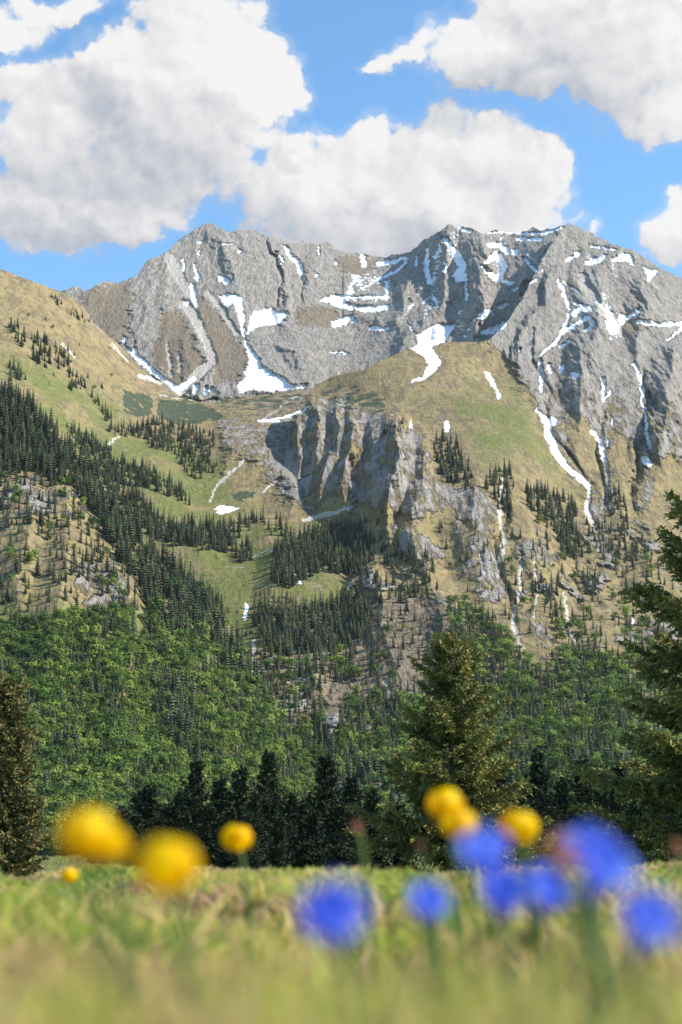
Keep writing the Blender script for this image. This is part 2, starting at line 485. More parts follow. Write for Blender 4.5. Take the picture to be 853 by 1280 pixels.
PATCH = {}
PATCH['rocky_mountain'] = dict(
    u=(40, 760), right=None, left=None,
    crest=SKYLINE + [(760, 300)], bottom=[(40, 540), (760, 540)], jag=2.2,
    ctrl=[(40, 400, 2600), (105, 362, 2620), (150, 352, 2700), (185, 325, 2820), (235, 292, 2960), (262, 281, 3010), (320, 288, 3060), (380, 303, 3120), (430, 315, 3180), (480, 322, 3220), (520, 308, 3080),
          (560, 284, 2940), (605, 292, 2950), (650, 290, 2960), (710, 279, 2900), (760, 300, 2900), (250, 400, 2560), (300, 490, 2260), (180, 440, 2400), (220, 490, 2240), (340, 400, 2620), (360, 440, 2430), (400, 475, 2330), (330, 350, 2800),
          (450, 400, 2720), (450, 350, 2960), (560, 400, 2570), (540, 430, 2430), (600, 380, 2580), (640, 400, 2520), (700, 400, 2480), (500, 360, 2850), (500, 440, 2420), (580, 340, 2790), (660, 340, 2700), (300, 540, 2200), (500, 540, 2200), (700, 540, 2200), (100, 540, 2200), (120, 430, 2440)],
    ribs=[  # (line, left flank px, right flank px, metres towards the camera)
        ([(603, 290), (598, 330), (604, 370), (600, 410)], 40, 26, 115), ([(549, 292), (552, 330), (560, 360), (535, 400)], 26, 16, 62), ([(700, 285), (680, 320), (655, 360)], 46, 40, 110), ([(510, 320), (505, 360), (498, 400)], 24, 20, 55),
        ([(540, 395), (520, 415), (490, 450), (470, 470)], 30, 40, 60), ([(340, 290), (350, 330), (360, 375)], 12, 18, 24), ([(385, 303), (392, 340), (395, 380)], 12, 22, 22), ([(404, 305), (410, 340)], 8, 14, 12), ([(262, 282), (275, 320), (300, 365)], 20, 40, 30),
        ([(232, 400), (240, 430), (240, 462)], 26, 20, 26), ([(330, 425), (370, 415), (380, 440), (385, 480)], 26, 30, 22), ([(215, 308), (190, 350), (180, 420)], 40, 50, 26), ([(640, 320), (640, 360), (625, 400)], 12, 12, 22), ([(470, 380), (462, 440)], 20, 20, 20),
        ([(337, 294), (342, 327), (350, 353), (349, 379)], 5, 5, -26), ([(381, 340), (382, 379)], 4, 4, -18), ([(399, 307), (398, 330)], 3, 4, -12), ([(243, 325), (246, 350), (244, 380)], 5, 5, -10)],
    rock=1.0)
PATCH['mountain_slope'] = dict(
    u=(280, 990), right=1700, left=None,
    crest=[(280, 790), (300, 760), (325, 700), (345, 640), (358, 560), (366, 520), (378, 500), (392, 484), (412, 472), (435, 466), (455, 462), (480, 449), (500, 440), (520, 433), (545, 429), (575, 427), (600, 428), (612, 424), (625, 412), (640, 394), (665, 349), (680, 322), (692, 300)] + RIDGE_R,
    bottom=[(280, 1075), (1700, 1075)], jag=1.2,
    ctrl=[(400, 478, 2010), (450, 463, 1990), (500, 440, 2040), (560, 429, 2070), (600, 428, 2090), (612, 424, 2100), (640, 395, 2260), (665, 350, 2440), (690, 305, 2610), (710, 279, 2720), (760, 303, 2700), (810, 325, 2650), (853, 350, 2600), (973, 420, 2560),
          (700, 400, 2290), (760, 400, 2300), (820, 400, 2370), (620, 460, 2060), (660, 460, 2080), (700, 500, 2000), (780, 500, 2010), (850, 500, 2060), (700, 600, 1740), (800, 600, 1780), (920, 600, 1850), (740, 700, 1540), (853, 700, 1560),
          (400, 520, 1880), (400, 560, 1800), (390, 600, 1740), (440, 520, 1890), (450, 560, 1780), (450, 600, 1690), (500, 520, 1850), (500, 560, 1730), (500, 600, 1630), (400, 640, 1650), (450, 640, 1590), (520, 640, 1530), (560, 520, 1840), (600, 520, 1840), (650, 520, 1880), (600, 600, 1610), (640, 600, 1620),
          (540, 700, 1450), (600, 700, 1430), (680, 680, 1500), (420, 700, 1500), (350, 700, 1560), (350, 760, 1370), (430, 760, 1370), (500, 760, 1310), (580, 760, 1310), (700, 760, 1340), (800, 760, 1370), (350, 860, 1160), (430, 860, 1160), (500, 860, 1120), (600, 860, 1120), (700, 860, 1100), (850, 860, 1120),
          (350, 950, 1000), (500, 950, 940), (700, 950, 900), (850, 950, 900), (350, 1060, 800), (600, 1060, 760), (850, 1060, 760), (1300, 620, 1900), (1700, 650, 2100), (1300, 950, 900), (1700, 1060, 800), (1700, 850, 1300)],
    ribs=[
        ([(376, 506), (376, 565)], 12, 7, 30), ([(396, 500), (394, 568)], 13, 8, 36), ([(422, 500), (418, 555)], 14, 10, 36), ([(494, 515), (490, 580), (482, 645)], 40, 22, 92), ([(446, 512), (440, 560), (430, 625)], 34, 15, 66), ([(466, 530), (462, 590)], 18, 10, 24), ([(412, 560), (406, 615)], 22, 14, 40), ([(530, 540), (524, 590), (520, 650)], 28, 30, 46),
        ([(455, 560), (450, 600)], 16, 12, 18), ([(700, 330), (680, 380), (650, 430)], 10, 60, 40), ([(760, 310), (740, 400), (735, 470), (725, 540)], 34, 40, 64), ([(800, 330), (812, 400), (790, 450)], 30, 40, 55), ([(850, 420), (830, 520), (825, 570)], 30, 40, 72),
        ([(715, 540), (730, 590)], 18, 20, 9), ([(780, 545), (790, 600), (770, 680)], 22, 26, 14), ([(640, 470), (650, 530), (690, 600)], 26, 20, 8), ([(650, 600), (660, 660), (690, 740)], 26, 30, 14), ([(600, 580), (590, 650), (600, 720)], 26, 40, 16), ([(520, 660), (540, 740), (560, 800)], 30, 30, 30),
        ([(470, 700), (480, 780), (500, 860)], 30, 24, 21), ([(540, 760), (560, 830), (590, 890)], 26, 24, 14), ([(400, 780), (400, 850), (420, 930)], 26, 30, 14), ([(740, 680), (750, 760), (760, 840)], 30, 30, 12), ([(820, 640), (810, 740)], 30, 40, 24),
        ([(678, 440), (677, 500), (690, 545), (735, 604)], 7, 6, -16), ([(757, 500), (757, 560), (756, 640)], 6, 6, -14), ([(804, 460), (808, 520), (810, 570), (795, 620)], 7, 8, -30), ([(632, 600), (628, 680), (640, 780)], 7, 8, -16), ([(712, 700), (720, 800)], 6, 6, -10)],
    rock=0.0)
PATCH['alpine_pasture'] = dict(
    u=(-130, 480), right=None, left=-800,
    crest=[(-800, 200), (-130, 318), (-60, 326), (0, 336), (25, 345), (50, 355), (75, 364), (90, 372), (104, 382), (116, 402), (150, 432), (175, 460), (205, 482), (235, 492), (300, 495), (380, 487), (480, 470)],
    bottom=[(-800, 850), (480, 850)], jag=.5,
    ctrl=[(-800, 200, 2000), (-800, 500, 1650), (-800, 790, 1250), (-100, 320, 1960), (0, 337, 2010), (50, 355, 2060), (90, 372, 2110), (116, 402, 2150), (150, 430, 2210), (200, 480, 2240), (235, 490, 2245), (300, 494, 2250), (380, 487, 2240), (470, 472, 2250), (50, 420, 1890), (100, 450, 1950), (50, 500, 1700),
          (-60, 500, 1600), (150, 500, 1960), (250, 512, 2150), (330, 512, 2140), (200, 560, 1800), (250, 560, 1880), (300, 560, 1850), (350, 560, 1860), (150, 580, 1700), (250, 620, 1690), (330, 630, 1680), (400, 640, 1650), (200, 640, 1590), (300, 690, 1510), (250, 690, 1490), (350, 690, 1490), (430, 690, 1500), (230, 745, 1420), (310, 745, 1400), (430, 745, 1410), (300, 790, 1330), (0, 700, 1450), (470, 790, 1420)],
    ribs=[([(285, 520), (290, 565)], 12, 14, 16), ([(320, 520), (325, 575)], 12, 14, 16), ([(60, 380), (75, 440), (100, 500)], 30, 40, 16), ([(110, 420), (140, 470), (180, 500)], 25, 25, 8), ([(20, 400), (40, 460)], 30, 40, 14), ([(150, 560), (200, 610), (240, 640)], 20, 20, 8),
          ([(330, 640), (345, 690), (340, 740)], 20, 30, 10), ([(355, 585), (365, 625)], 14, 20, 18)],
    rock=0.0)
PATCH['forest_hillside'] = dict(
    u=(-130, 450), right=None, left=-800,
    crest=[(-800, 290), (-130, 425), (-60, 455), (0, 484), (30, 503), (60, 530), (85, 560), (110, 585), (130, 615), (160, 655), (200, 697), (235, 727), (270, 757), (300, 800), (320, 832), (350, 890), (380, 945), (400, 985), (450, 1065)],
    bottom=[(-800, 1085), (450, 1085)], jag=.8,
    ctrl=[(-800, 290, 1500), (-800, 600, 1250), (-800, 900, 900), (-800, 1085, 660), (-100, 440, 1400), (0, 485, 1330), (60, 530, 1300), (110, 585, 1260), (200, 697, 1180), (270, 757, 1160), (320, 832, 1110), (380, 945, 990), (450, 1065, 840), (0, 600, 1180), (0, 750, 1020), (100, 700, 1085), (150, 760, 1050), (100, 850, 930), (200, 850, 975), (260, 850, 1020),
          (0, 900, 860), (150, 950, 830), (300, 950, 900), (0, 1000, 760), (200, 1020, 750), (0, 1085, 650), (200, 1085, 660), (400, 1085, 800), (300, 1020, 790)],
    ribs=[([(80, 590), (90, 680), (70, 780), (60, 900)], 40, 40, 18), ([(150, 690), (155, 770), (150, 860), (160, 960)], 40, 30, 22), ([(215, 740), (230, 830), (260, 930), (300, 1010)], 40, 40, 20), ([(30, 640), (20, 740)], 30, 30, 14)],
    rock=0.0)


def base_masks(U, V, n3, rock0):
    """cover masks of the ground: rock, snow, scree, brown earth, dwarf pine, green"""
    Uw = U + n3[0] * 16
    Vw = V + n3[1] * 16
    Uf = U + n3[2] * 4.0 + n3[0] * 4.0
    Vf = V + n3[3] * 4.0 + n3[1] * 4.0
    rock = np.full(U.shape, rock0, np.float32)
    if rock0 < .5:
        rock = np.maximum(rock, np.max([poly(Uw, Vw, p, soft=12) * (.90 if k == 0 else (.56, .54, .62)[k - 1] if k in (1, 2, 3) else .52) for k, p in enumerate(ROCK_POLY)], 0))
    rock = np.where((U > 640) & (rock0 < .5), np.minimum(rock, 1.0 - .42 * smooth(V, 400, 520)), rock)
    brown = acc_max(Uw, Vw, BROWN_POLY, poly, soft=6)
    scree = acc_max(Uf, Vf, [[(a, b, c * 1.2) for a, b, c in l] for l in SCREE_LINE], stroke, soft=1.6)
    snow = np.maximum(acc_max(Uf, Vf, SNOW_POLY, poly, soft=1.5), acc_max(Uf, Vf, [[(a, b, c * 1.25) for a, b, c in l] for l in SNOW_LINE], stroke, soft=1.3))
    shrub = np.maximum(.68 * acc_max(Uf, Vf, SHRUB_POLY, poly, soft=1.5), .5 * acc_max(Uw, Vw, SHRUB_THIN, poly, soft=5))
    green = acc_max(Uw, Vw, GREEN_POLY, poly, soft=14)
    return rock, snow, scree, brown, shrub, green


def new_mesh(name, verts, faces, mats, smooth_shade=False, fidx=None):
    """verts (n,3), faces (m,k) arrays -> mesh"""
    me = bpy.data.meshes.new(name)
    verts = np.ascontiguousarray(verts, np.float32)
    if isinstance(faces, np.ndarray):
        faces = [faces]
    loops = np.concatenate([f.ravel() for f in faces]).astype(np.int32)
    tot = np.concatenate([np.full(len(f), f.shape[1], np.int32) for f in faces])
    me.vertices.add(len(verts))
    me.vertices.foreach_set('co', verts.ravel())
    me.loops.add(len(loops))
    me.loops.foreach_set('vertex_index', loops)
    me.polygons.add(len(tot))
    st = np.zeros(len(tot), np.int32)
    st[1:] = np.cumsum(tot)[:-1]
    me.polygons.foreach_set('loop_start', st)
    me.polygons.foreach_set('loop_total', tot)
    if smooth_shade:
        me.polygons.foreach_set('use_smooth', np.ones(len(tot), bool))
    for m in (mats if isinstance(mats, (list, tuple)) else [mats]):
        me.materials.append(m)
    if fidx is not None:
        me.polygons.foreach_set('material_index', fidx.astype(np.int32))
    me.update(calc_edges=True)
    return me


def set_attr(me, name, vals, domain='POINT'):
    a = me.attributes.new(name, 'FLOAT', domain)
    a.data.foreach_set('value', np.ascontiguousarray(vals, np.float32).ravel())


def link(name, me, parent=None):
    o = bpy.data.objects.new(name, me)
    scene.collection.objects.link(o)
    if parent:
        o.parent = parent
    return o


def tag(o, label=None, cat=None, group=None, kind=None):
    if label:
        o['label'] = label
    if cat:
        o['category'] = cat
    if group:
        o['group'] = group
    if kind:
        o['kind'] = kind
    return o


# ---- terrain material
def terrain_material():
    m = bpy.data.materials.new('mountain_ground')
    m.use_nodes = True
    T = NT(m.node_tree)
    bsdf = m.node_tree.nodes['Principled BSDF']
    bsdf.inputs['Roughness'].default_value = .92
    bsdf.inputs['Specular IOR Level'].default_value = .15
    pos = T.n('ShaderNodeNewGeometry').outputs['Position']
    big = T.noise(pos, .012, 6, .6)
    mid = T.noise(pos, .06, 6, .62)
    fine = T.noise(pos, .35, 5, .65)
    stretch = T.vmath('MULTIPLY', pos, (1, .3, .3))
    streak = T.noise(stretch, .10, 6, .65)
    a = T.attr
    # grass
    gr = T.mix(T.sstep(mid, .35, .66), (.315, .238, .112), (.235, .178, .080))
    gr = T.mix(T.sstep(streak, .46, .62, 0, .85), gr, (.165, .122, .074))
    gg = T.mix(T.sstep(fine, .3, .7), (.185, .185, .055), (.120, .135, .036))
    gfac = T.math('MULTIPLY', a('green'), T.sstep(big, .34, .56))
    grass = T.mix(gfac, gr, gg)
    grass = T.mix(T.sstep(T.noise(pos, .16, 6, .7), .51, .63, 0, .68), grass, (.085, .080, .042))
    grass = T.mix(T.sstep(T.noise(T.vmath('MULTIPLY', pos, (.5, .5, 1.6)), .11, 5, .65), .60, .68, 0, .45), grass, (.36, .33, .28))
    # rock
    rk = T.ramp(streak, [(.26, (.13, .110, .09)), (.42, (.305, .264, .217)), (.58, (.41, .358, .297)), (.78, (.52, .46, .385))])
    rk = T.mix(T.sstep(big, .45, .65, 0, .6), rk, (.35, .315, .28))
    rk = T.mix(T.sstep(T.noise(stretch, .22, 4, .7), .53, .65, 0, .6), rk, (.13, .118, .112))
    crack_shade = T.noise(T.vmath('MULTIPLY', T.vmath('ADD', pos, T.scale(T.noise(pos, .05, 2, .5, color=True), 14.0)), (1, .10, .10)), .30, 5, .7)
    rk = T.mix(T.sstep(crack_shade, .54, .64, 0, .45), rk, (.115, .105, .10))  # dark crack lines: crevice shade painted into the rock colour
    rk = T.mix(T.sstep(crack_shade, .47, .36, 0, .35), rk, (.55, .51, .45))
    rfac = T.sstep(T.math('ADD', a('rock'), T.math('MULTIPLY', T.math('SUBTRACT', streak, .5), 1.9)), .36, .58)
    col = T.mix(rfac, grass, rk)
    bcol = T.mix(T.sstep(streak, .35, .65), (.295, .228, .15), (.21, .16, .104))
    col = T.mix(T.math('MULTIPLY', T.sstep(T.math('ADD', a('brown'), T.math('MULTIPLY', T.math('SUBTRACT', mid, .5), .9)), .3, .75), .85), col, bcol)
    scol = T.mix(T.sstep(fine, .35, .65), (.60, .54, .465), (.50, .45, .39))
    col = T.mix(T.sstep(T.math('ADD', a('scree'), T.math('MULTIPLY', T.math('SUBTRACT', fine, .5), .7)), .30, .70, 0, .85), col, scol)
    sh = T.mix(T.sstep(fine, .4, .6), (.040, .058, .034), (.085, .095, .050))
    col = T.mix(T.sstep(T.math('ADD', a('shrub'), T.math('MULTIPLY', T.math('SUBTRACT', mid, .5), 1.5)), .42, .56), col, sh)
    sn = T.sstep(T.math('ADD', a('snow'), T.math('MULTIPLY', T.math('ADD', T.math('SUBTRACT', fine, .5), T.math('SUBTRACT', mid, .5)), .9)), .36, .62)
    col = T.mix(sn, col, (.86, .87, .89))
    T.link(col, bsdf.inputs['Base Color'])
    bump = T.n('ShaderNodeBump')
    bump.inputs['Strength'].default_value = 1.0
    bump.inputs['Distance'].default_value = 1.0
    bn = T.math('MULTIPLY', T.noise(stretch, .20, 5, .72), T.math('MULTIPLY_ADD', rfac, 8.0, 2.6))
    bn = T.math('MULTIPLY', bn, T.math('MULTIPLY_ADD', sn, -.85, 1.0))
    T.link(bn, bump.inputs['Height'])
    T.link(bump.outputs[0], bsdf.inputs['Normal'])
    return m


M_TERRAIN = terrain_material()
GRID = {}


def build_patch(name, P, seed):
    u0, u1 = P['u']
    us = np.arange(u0, u1 + .01, 1.0)
    if P['left'] is not None:
        us = np.concatenate([np.arange(P['left'], u0 - .1, 10.0), us])
    if P['right'] is not None:
        us = np.concatenate([us, np.arange(u1 + 10, P['right'] + .1, 10.0)])
    cr = np.array(P['crest'], float)
    bt = np.array(P['bottom'], float)
    cv = np.interp(us, cr[:, 0], cr[:, 1])
    j = np.stack([us * .055, us * 0 + seed * 9.1, us * 0], -1)
    jr = fbm(j, 5, .62, seed) * P['jag'] * 4.0
    if name == 'mountain_slope':
        jr = jr * np.where(us > 620, 1.5, .5)
    cv = cv + jr
    bv = np.interp(us, bt[:, 0], bt[:, 1])
    rows = int((bv - cv).max() / 1.05)
    t = np.linspace(0, 1, rows)
    U = np.repeat(us[:, None], rows, 1)
    V = cv[:, None] + (bv - cv)[:, None] * t[None]
    D0 = tps(P['ctrl'])(U, V)
    W = unproject(U, V, D0)
    # noise fields for the mask edges
    n3 = [fbm(W / 26.0, 4, .6, seed + 3), fbm(W / 26.0 + 31.7, 4, .6, seed + 5), fbm(W / 7.0, 3, .6, seed + 7), fbm(W / 7.0 + 11.3, 3, .6, seed + 9)]
    rock, snow, scree, brown, shrub, green = base_masks(U, V, n3, P['rock'])
    if name == 'rocky_mountain':
        rock = rock - .0 * U
    else:      # outcrops that break through the lower slopes
        oc = fbm(W * np.array([1, .5, .5]) / 60.0, 5, .62, seed + 21)
        lower = smooth(V, 590, 720) if name == 'mountain_slope' else .25
        rock = np.maximum(rock, smooth(oc, .06, .30) * lower * .8)
    S = W * np.array([1.1, .10, .12])
    S[..., 0] += .22 * W[..., 2] + 45 * fbm(W / 260.0, 2, .5, seed + 33)
    S2 = W * np.array([1.0, .38, .45])
    S = S + .35 * np.stack([fbm(W / 90.0, 2, .5, seed + 31)] * 3, -1) * 40
    S2 = S2 + 6 * np.stack([n3[0]] * 3, -1)
    rel = np.zeros_like(D0)
    speck = acc_max(U + n3[0] * 16, V + n3[1] * 16, SPECK_POLY, poly, soft=14)
    big3 = fbm(W / 75.0, 3, .5, seed + 71)
    n_el = fbm(W * np.array([1, .14, .16]) / 26.0, 4, .58, seed + 73)
    big_el = fbm(W * np.array([1, .28, .32]) / 75.0, 3, .5, seed + 75)
    if name == 'rocky_mountain':
        cx, cz = np.where(U < 430, 232.0, 575.0), 165.0
    elif name == 'mountain_slope':
        cx, cz = np.where(U < 640, 520.0, 708.0), np.where(U < 640, 250.0, 175.0)
    else:
        cx, cz = 0 * U + 60.0, 100.0
    ang = np.arctan2(U - cx, V - cz) + .11 * big_el + .03 * n_el
    rad = np.hypot(U - cx, V - cz) * 1.25
    fan = []
    for k, lam in enumerate((62.0, 30.0, 15.0)):
        fan.append(perlin(np.stack([ang * 230 / lam, rad / (lam * 6.5), 0 * U + k * 3.7 + seed], -1), seed + 60 + k))
    rr = np.clip(rock * (1 - .75 * snow) * (1 - .75 * scree) * (1 - .45 * brown), 0, 1)
    # snow left lying in the hollows
    hollow = np.abs(fan[1]) * .8 + np.abs(fan[2]) * .5
    snow = np.maximum(snow, .9 * speck * smooth(hollow + .55 * n3[2] + .35 * n3[1], .48, .62))
    for k, lam in enumerate((210, 105, 54, 27, 14, 7, 4)):
        n = fan[k - 1] if k in (1, 2, 3) else perlin(S2 / lam, seed + 40 + k)
        if k in (1, 2, 3):
            lam = (62.0, 30.0, 15.0)[k - 1]
        if k < 5:
            n = (1 - 2.2 * np.abs(n)) * .55
        amp = lam * (.15, .32, .38, .38, .22, .28, .30)[k]
        w = (.22 + .78 * rr) if k < 2 else (.06 + .94 * rr)
        rel -= n * amp * w * (1.35 if name == 'rocky_mountain' and k in (1, 2, 3) else 1.0)
    for (line, wl, wr, amp) in P['ribs']:
        L = np.array(line, float)
        L = L[np.argsort(L[:, 1])]
        s = U + n_el * 14 + big_el * 22 + n3[0] * 4.5 + n3[2] * 1.6 - np.interp(V, L[:, 1], L[:, 0])
        q = np.where(s < 0, 1 + s / wl, 1 - s / wr).clip(0, 1)
        q = q ** 1.15
        fade = smooth(V, L[0, 1] - 14, L[0, 1] + 22) * (1 - smooth(V, L[-1, 1] - 45, L[-1, 1] + 55))
        rel -= amp * q * fade
    D = D0 + rel
    W = unproject(U, V, D)
    # rows that carry the land on over the crest and down the far side
    back = []
    for dd, dz in ((14, 4), (40, 22), (100, 70), (220, 170), (420, 330), (800, 640)):
        b = W[:, 0].copy()
        b[:, 1] += dd
        b[:, 0] *= (1 + dd / D[:, 0])
        b[:, 2] -= dz
        back.append(b)
    nb = len(back)
    foot = []
    for dy, fz in ((60, .4), (160, 1.0)):
        b = W[:, -1].copy()
        b[:, 1] -= dy
        b[:, 2] += (-124.0 - b[:, 2]) * fz
        foot.append(b)
    A = np.concatenate([np.stack(back[::-1], 1), W, np.stack(foot, 1)], 1)
    ncol, nrow = A.shape[:2]
    idx = np.arange(ncol * nrow).reshape(ncol, nrow)
    faces = np.stack([idx[:-1, :-1], idx[:-1, 1:], idx[1:, 1:], idx[1:, :-1]], -1).reshape(-1, 4)
    me = new_mesh(name, A.reshape(-1, 3), faces, M_TERRAIN, True)

    def ext(a):
        return np.concatenate([np.repeat(a[:, :1], nb, 1), a, np.repeat(a[:, -1:], 2, 1)], 1)
    for nm, ar in (('rock', rock), ('snow', snow), ('scree', scree), ('brown', brown), ('shrub', shrub), ('green', green)):
        set_attr(me, nm, ext(ar))
    o = link(name, me)
    tag(o, kind='structure')
    GRID[name] = (us, cv, bv, rows, W, rock)
    return o


for i, (nm, P) in enumerate(PATCH.items()):
    build_patch(nm, P, 11 + 13 * i)


def ground_at(patch, u, v):
    us, cv, bv, rows, W, rock = GRID[patch]
    i = np.clip(np.searchsorted(us, u), 0, len(us) - 1)
    t = (v - cv[i]) / (bv[i] - cv[i])
    ok = (t >= 0) & (t <= 1)
    j = np.clip(np.round(t * (rows - 1)).astype(int), 0, rows - 1)
    return W[i, j], ok


# ------------------------------------------------------------------ simple materials
def plain(name, col, rough=.8, var=.25, scale=3.0, col2=None, spec=.2, sub=0.0, bump=0.0, rnd=False, trans=0.0):
    m = bpy.data.materials.new(name)
    m.use_nodes = True
    T = NT(m.node_tree)
    b = m.node_tree.nodes['Principled BSDF']
    b.inputs['Roughness'].default_value = rough
    b.inputs['Specular IOR Level'].default_value = spec
    pos = T.n('ShaderNodeNewGeometry').outputs['Position']
    n = T.noise(pos, scale, 4, .6)
    c2 = col2 or tuple(c * (1 - var) for c in col)
    c = T.mix(T.sstep(n, .35, .65), col, c2)
    if rnd:
        hs = T.n('ShaderNodeHueSaturation')
        at = T.attr('tint')
        T.put(hs.inputs['Value'], T.math('MULTIPLY_ADD', at, 1.0, .5))
        T.put(hs.inputs['Hue'], T.math('MULTIPLY_ADD', at, -.05, .522))
        T.link(c, hs.inputs['Color'])
        c = hs.outputs[0]
    T.link(c, b.inputs['Base Color'])
    if bump:
        bp = T.n('ShaderNodeBump')
        bp.inputs['Strength'].default_value = .8
        bp.inputs['Distance'].default_value = bump
        T.link(n, bp.inputs['Height'])
        T.link(bp.outputs[0], b.inputs['Normal'])
    if trans:
        tr = T.n('ShaderNodeBsdfTranslucent')
        T.link(c, tr.inputs[0])
        mx = T.n('ShaderNodeMixShader')
        mx.inputs[0].default_value = trans
        T.link(b.outputs[0], mx.inputs[1])
        T.link(tr.outputs[0], mx.inputs[2])
        T.link(mx.outputs[0], m.node_tree.nodes['Material Output'].inputs[0])
    return m


M_FSPRUCE = plain('far_spruce_foliage', (.082, .094, .046), .9, col2=(.052, .068, .034), scale=.25, rnd=True)
M_FBROAD = plain('far_beech_foliage', (.180, .250, .048), .9, col2=(.085, .140, .032), scale=.05, rnd=True, trans=.2)
M_BUSH = plain('shrub_foliage', (.075, .088, .042), .9, col2=(.05, .064, .032), scale=.3, rnd=True)
M_BARK = plain('bark', (.16, .125, .095), .9, col2=(.09, .072, .058), scale=6, bump=.02)
M_NEEDLE = plain('spruce_needles', (.27, .25, .065), .7, col2=(.12, .135, .04), scale=1.6, rnd=True, trans=.12)
M_NEEDLE_OLD = plain('olive_spruce_needles', (.225, .195, .062), .7, col2=(.12, .118, .042), scale=1.8, rnd=True, trans=.10)
M_NEEDLE_SHADED = plain('shaded_spruce_needles', (.038, .052, .022), .8, col2=(.020, .030, .014), scale=.6, rnd=True)  # dark green, with the row's shade put into the colour


# ------------------------------------------------------------------ far trees
def far_spruce(seed, wide=1.0, tiers=11):
    """unit-height spruce: tiers of drooping pointed sprays round a core"""
    r = np.random.default_rng(seed)
    V, F = [], []
    for t in range(tiers):
        f = t / (tiers - 1)
        z = .05 + .90 * f
        rad = wide * .20 * (1 - f) ** r.uniform(.7, .95) + .012
        n = 9 if t < 7 else 6
        ph = r.uniform(0, 6.28)
        for k in range(n):
            a = ph + 6.283 * k / n + r.uniform(-.2, .2)
            rr = rad * r.uniform(.72, 1.22)
            w = .055 * (1 - .6 * f) + .012
            c, s = math.cos(a), math.sin(a)
            top = z + .085 * r.uniform(.7, 1.3)
            tip = z - .03 * r.uniform(.2, 1.8) * (1 - f)
            b = len(V)
            V += [(0, 0, top), (c * rr * .55 - s * w, s * rr * .55 + c * w, z + .012), (c * rr, s * rr, tip), (c * rr * .55 + s * w, s * rr * .55 - c * w, z + .012)]
            F.append((b, b + 1, b + 2, b + 3))
    b = len(V)
    V += [(0, 0, 1.03), (.02, 0, .9), (-.01, .018, .9), (-.01, -.018, .9)]
    F += [(b, b + 1, b + 2, b + 2), (b, b + 2, b + 3, b + 3), (b, b + 3, b + 1, b + 1)]
    F = [f for f in F if len(set(f)) == 4]
    # trunk
    b = len(V)
    V += [(.014, 0, -.05), (-.007, .012, -.05), (-.007, -.012, -.05), (.006, 0, .5), (-.003, .005, .5), (-.003, -.005, .5)]
    F += [(b, b + 1, b + 4, b + 3), (b + 1, b + 2, b + 5, b + 4), (b + 2, b, b + 3, b + 5)]
    return np.array(V, np.float32), np.array(F, np.int32)


def far_broad(seed, n=330, squash=1.0):
    """unit-height broadleaf: leaf clumps over several uneven lobes"""
    r = np.random.default_rng(seed)
    lobes = [(0, 0, .55, .34), (0, 0, .36, .33), (0, 0, .17, .27)] + [(r.uniform(-.17, .17), r.uniform(-.17, .17), r.uniform(.22, .72), r.uniform(.19, .26)) for _ in range(8)]
    V, F = [], []
    for k in range(n):
        lx, ly, lz, lr = lobes[r.integers(len(lobes))]
        d = r.normal(size=3)
        d /= np.linalg.norm(d)
        if d[2] < -.3:
            d[2] *= -.5
        p = np.array([lx, ly, lz]) + d * lr * r.uniform(.84, 1.06)
        nrm = d + np.array([0, 0, .25]) + r.normal(size=3) * .26
        nrm /= np.linalg.norm(nrm)
        a = np.cross(nrm, r.normal(size=3))
        a /= np.linalg.norm(a)
        b2 = np.cross(nrm, a)
        s = r.uniform(.030, .062)
        i = len(V)
        for ca, cb in ((1, .2), (.1, .9), (-1, -.1), (-.2, -1)):
            V.append(tuple(p + a * s * ca + b2 * s * cb + nrm * r.uniform(-.015, .015)))
        F.append((i, i + 1, i + 2, i + 3))
    # keep only clumps that hang together
    Q = np.array(V).reshape(-1, 4, 3)
    c4 = Q.mean(1)
    left = np.ones(len(Q), bool)
    for _ in range(3):
        dd = np.linalg.norm(c4[:, None] - c4[None], axis=-1) + 9 * np.eye(len(Q)) + 9 * (~left)[None]
        left &= np.sort(dd, 1)[:, 1] < .095
    V = [tuple(p) for p in Q[left].reshape(-1, 3)]
    F = [(4 * q, 4 * q + 1, 4 * q + 2, 4 * q + 3) for q in range(int(left.sum()))]
    i = len(V)
    V += [(.02, 0, -.05), (-.01, .017, -.05), (-.01, -.017, -.05), (.008, 0, .6), (-.004, .007, .6), (-.004, -.007, .6)]
    F += [(i, i + 1, i + 4, i + 3), (i + 1, i + 2, i + 5, i + 4), (i + 2, i, i + 3, i + 5)]
    V = np.array(V, np.float32)
    V[:, 2] *= squash
    return V, np.array(F, np.int32)


def far_bush(seed):
    V, F = far_broad(seed, 44)
    V = V[:-6]
    F = F[:-3]
    V = V * np.array([1.5, 1.5, .9]) - np.array([0, 0, .18])
    return V.astype(np.float32), F


SPRUCE_V = [far_spruce(s, w, t) for s, w, t in ((1, .85, 11), (2, 1.0, 10), (3, 1.2, 12), (4, 1.4, 10), (12, 1.1, 9), (13, .7, 11))]
BROAD_V = [far_broad(s) for s in (5, 6, 7, 8)]
BUSH_V = [far_bush(s) for s in (9, 10, 11)]
trng = np.random.default_rng(99)

